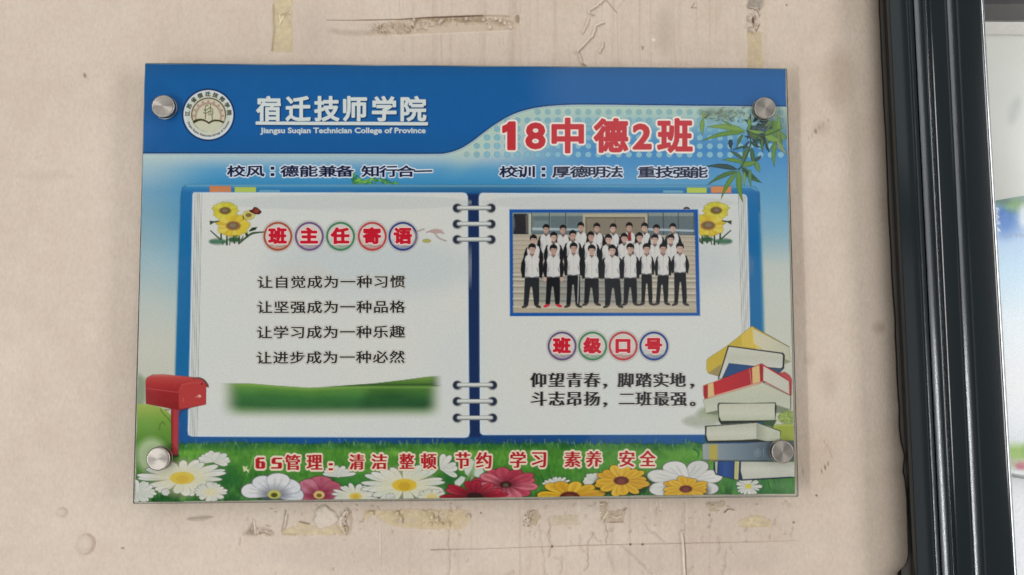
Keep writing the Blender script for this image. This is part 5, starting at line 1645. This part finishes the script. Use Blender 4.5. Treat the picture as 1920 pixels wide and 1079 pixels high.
def d7(P):
    P.poly([(210, 420), (230, 412), (700, 405), (960, 375), (1190, 380), (1195, 590), (640, 596), (215, 590)], lambda X, Y: ramp(X, [(1317, (150, 156, 150)), (1340, (132, 142, 146)), (1400, (104, 118, 128)), (1440, (88, 102, 110)), (1490, (92, 96, 96))]), soft=.9)
    P.poly([(280, 425), (370, 420), (370, 592), (285, 592)], (172, 156, 74), soft=2.4)
    P.line([(215, 584), (500, 590), (900, 590)], 8, (52, 58, 62), soft=1.2, op=.7)
    for r, w_ in ((34, 4), (18, 4)):
        P.line([(800 + r * math.cos(t), 508 + r * 1.2 * math.sin(t)) for t in np.linspace(0, 6.283, 24)], w_, (146, 160, 164), soft=.6)
    P.line([(790, 500), (812, 500)], 4, (146, 160, 164)); P.line([(800, 490), (800, 525)], 4, (146, 160, 164))
    P.line([(860, 462), (862, 548)], 9, (132, 146, 150), soft=.7, op=.8)


def d8(P):
    P.poly([(330, 600), (350, 594), (640, 590), (650, 640), (640, 805), (560, 795), (350, 740), (328, 690)], (36, 46, 66), soft=.8)
    P.poly([(345, 604), (372, 600), (366, 735), (350, 715)], (170, 178, 158), soft=.7)
    P.poly([(375, 602), (550, 598), (535, 782), (380, 745)], lambda X, Y: ramp(X, [(1345, (30, 58, 110)), (1360, (42, 76, 134)), (1376, (34, 60, 110))]), soft=.8)
    P.poly([(555, 598), (603, 597), (592, 795), (548, 785)], (178, 178, 138), soft=.7)
    P.line([(575, 600), (568, 788)], 14, (176, 166, 84), soft=.8)
    P.poly([(605, 600), (900, 598), (1190, 610), (1200, 770), (1150, 775), (640, 803), (606, 760)], (34, 42, 62), soft=.8)
    P.poly([(622, 602), (1190, 605), (1205, 700), (1195, 765), (1140, 762), (640, 790), (618, 700)], lambda X, Y: ramp(Y, [(866, (176, 176, 160)), (880, (192, 190, 176)), (896, (184, 184, 168))]), soft=.8)


book('printed_book', VF, (200, 580, 1230, 820), d8, 'blue banded book at the bottom of the pile')
book('printed_book', VF, (195, 360, 1210, 610), d7, 'grey book with a round imprint')
book('printed_book', VF, (225, 170, 1060, 410), d6, 'pale book above the grey one')
book('printed_book', VF, (360, -40, 1020, 245), d5, 'thick pale book in the middle of the pile')

# ------------------------------------------------------------------ stud caps that hold the board
def brushed():
    m, N, L, b = newmat('turned_steel')
    b.inputs['Metallic'].default_value = 1
    b.inputs['Base Color'].default_value = (.36, .32, .28, 1)
    b.inputs['Roughness'].default_value = .38
    b.inputs['Anisotropic'].default_value = .85
    tg = N.new('ShaderNodeTangent'); tg.direction_type = 'RADIAL'; tg.axis = 'Y'
    L.new(tg.outputs[0], b.inputs['Tangent'])
    tc = N.new('ShaderNodeTexCoord'); sp = N.new('ShaderNodeSeparateXYZ'); L.new(tc.outputs['Object'], sp.inputs[0])
    cb = N.new('ShaderNodeCombineXYZ'); L.new(sp.outputs['X'], cb.inputs[0]); L.new(sp.outputs['Z'], cb.inputs[1])
    ln = N.new('ShaderNodeVectorMath'); ln.operation = 'LENGTH'; L.new(cb.outputs[0], ln.inputs[0])
    no = N.new('ShaderNodeTexNoise'); no.noise_dimensions = '1D'; no.inputs['Scale'].default_value = 5000; no.inputs['Detail'].default_value = 3
    L.new(ln.outputs['Value'], no.inputs['W'])
    bu = N.new('ShaderNodeBump'); bu.inputs['Strength'].default_value = .12; bu.inputs['Distance'].default_value = .0001
    L.new(no.outputs['Fac'], bu.inputs['Height']); L.new(bu.outputs['Normal'], b.inputs['Normal'])
    return m


STEEL = brushed()


def lathe(name, prof, mat, parent, seg=64):
    """prof [(radius, y)]; axis along world Y through the parent's origin"""
    V = []
    for (r, y) in prof:
        for k in range(seg):
            t = 2 * math.pi * k / seg
            V.append((r * math.cos(t), y, r * math.sin(t)))
    F = []
    for i in range(len(prof) - 1):
        for k in range(seg):
            F.append([i * seg + k, i * seg + (k + 1) % seg, (i + 1) * seg + (k + 1) % seg, (i + 1) * seg + k])
    me = bpy.data.meshes.new(name)
    me.from_pydata(V, [], F + [list(range(seg))[::-1]])
    me.update()
    for p_ in me.polygons: p_.use_smooth = len(p_.vertices) == 4
    try: me.set_sharp_from_angle(angle=math.radians(32))
    except Exception: pass
    o = bpy.data.objects.new(name, me); COL.objects.link(o); me.materials.append(mat)
    o.parent = parent
    return o


def fix_axis(name, pxy, lab):
    """each cap sits at its own place and depth on the board"""
    c = px(pxy[0], pxy[1], -.0075)
    cap = lathe('stud_cap', [(.0001, -.0075), (.003, -.0075), (.006, -.0075), (.0088, -.0075), (.0092, -.0075), (.0094, -.00748), (.0100, -.0072), (.0104, -.0066), (.0104, -.0028), (.0100, -.0024), (.0100, -.0020), (.0105, -.0018), (.0105, -.0009), (.0102, -.0007)], STEEL, SG)
    cap.location = (c[0], 0, c[2] + .2)
    cap['label'] = lab
    sp_ = lathe('spacer', [(.0001, .0046), (.0075, .0046), (.0075, .0225)], STEEL, SG)
    sp_.location = cap.location
    return cap


fix_axis('a', (305, 199), 'upper left steel stud')
fix_axis('b', (1435, 202.5), 'upper right steel stud')
fix_axis('c', (296, 861), 'lower left steel stud')
fix_axis('d', (1468, 848), 'lower right steel stud')
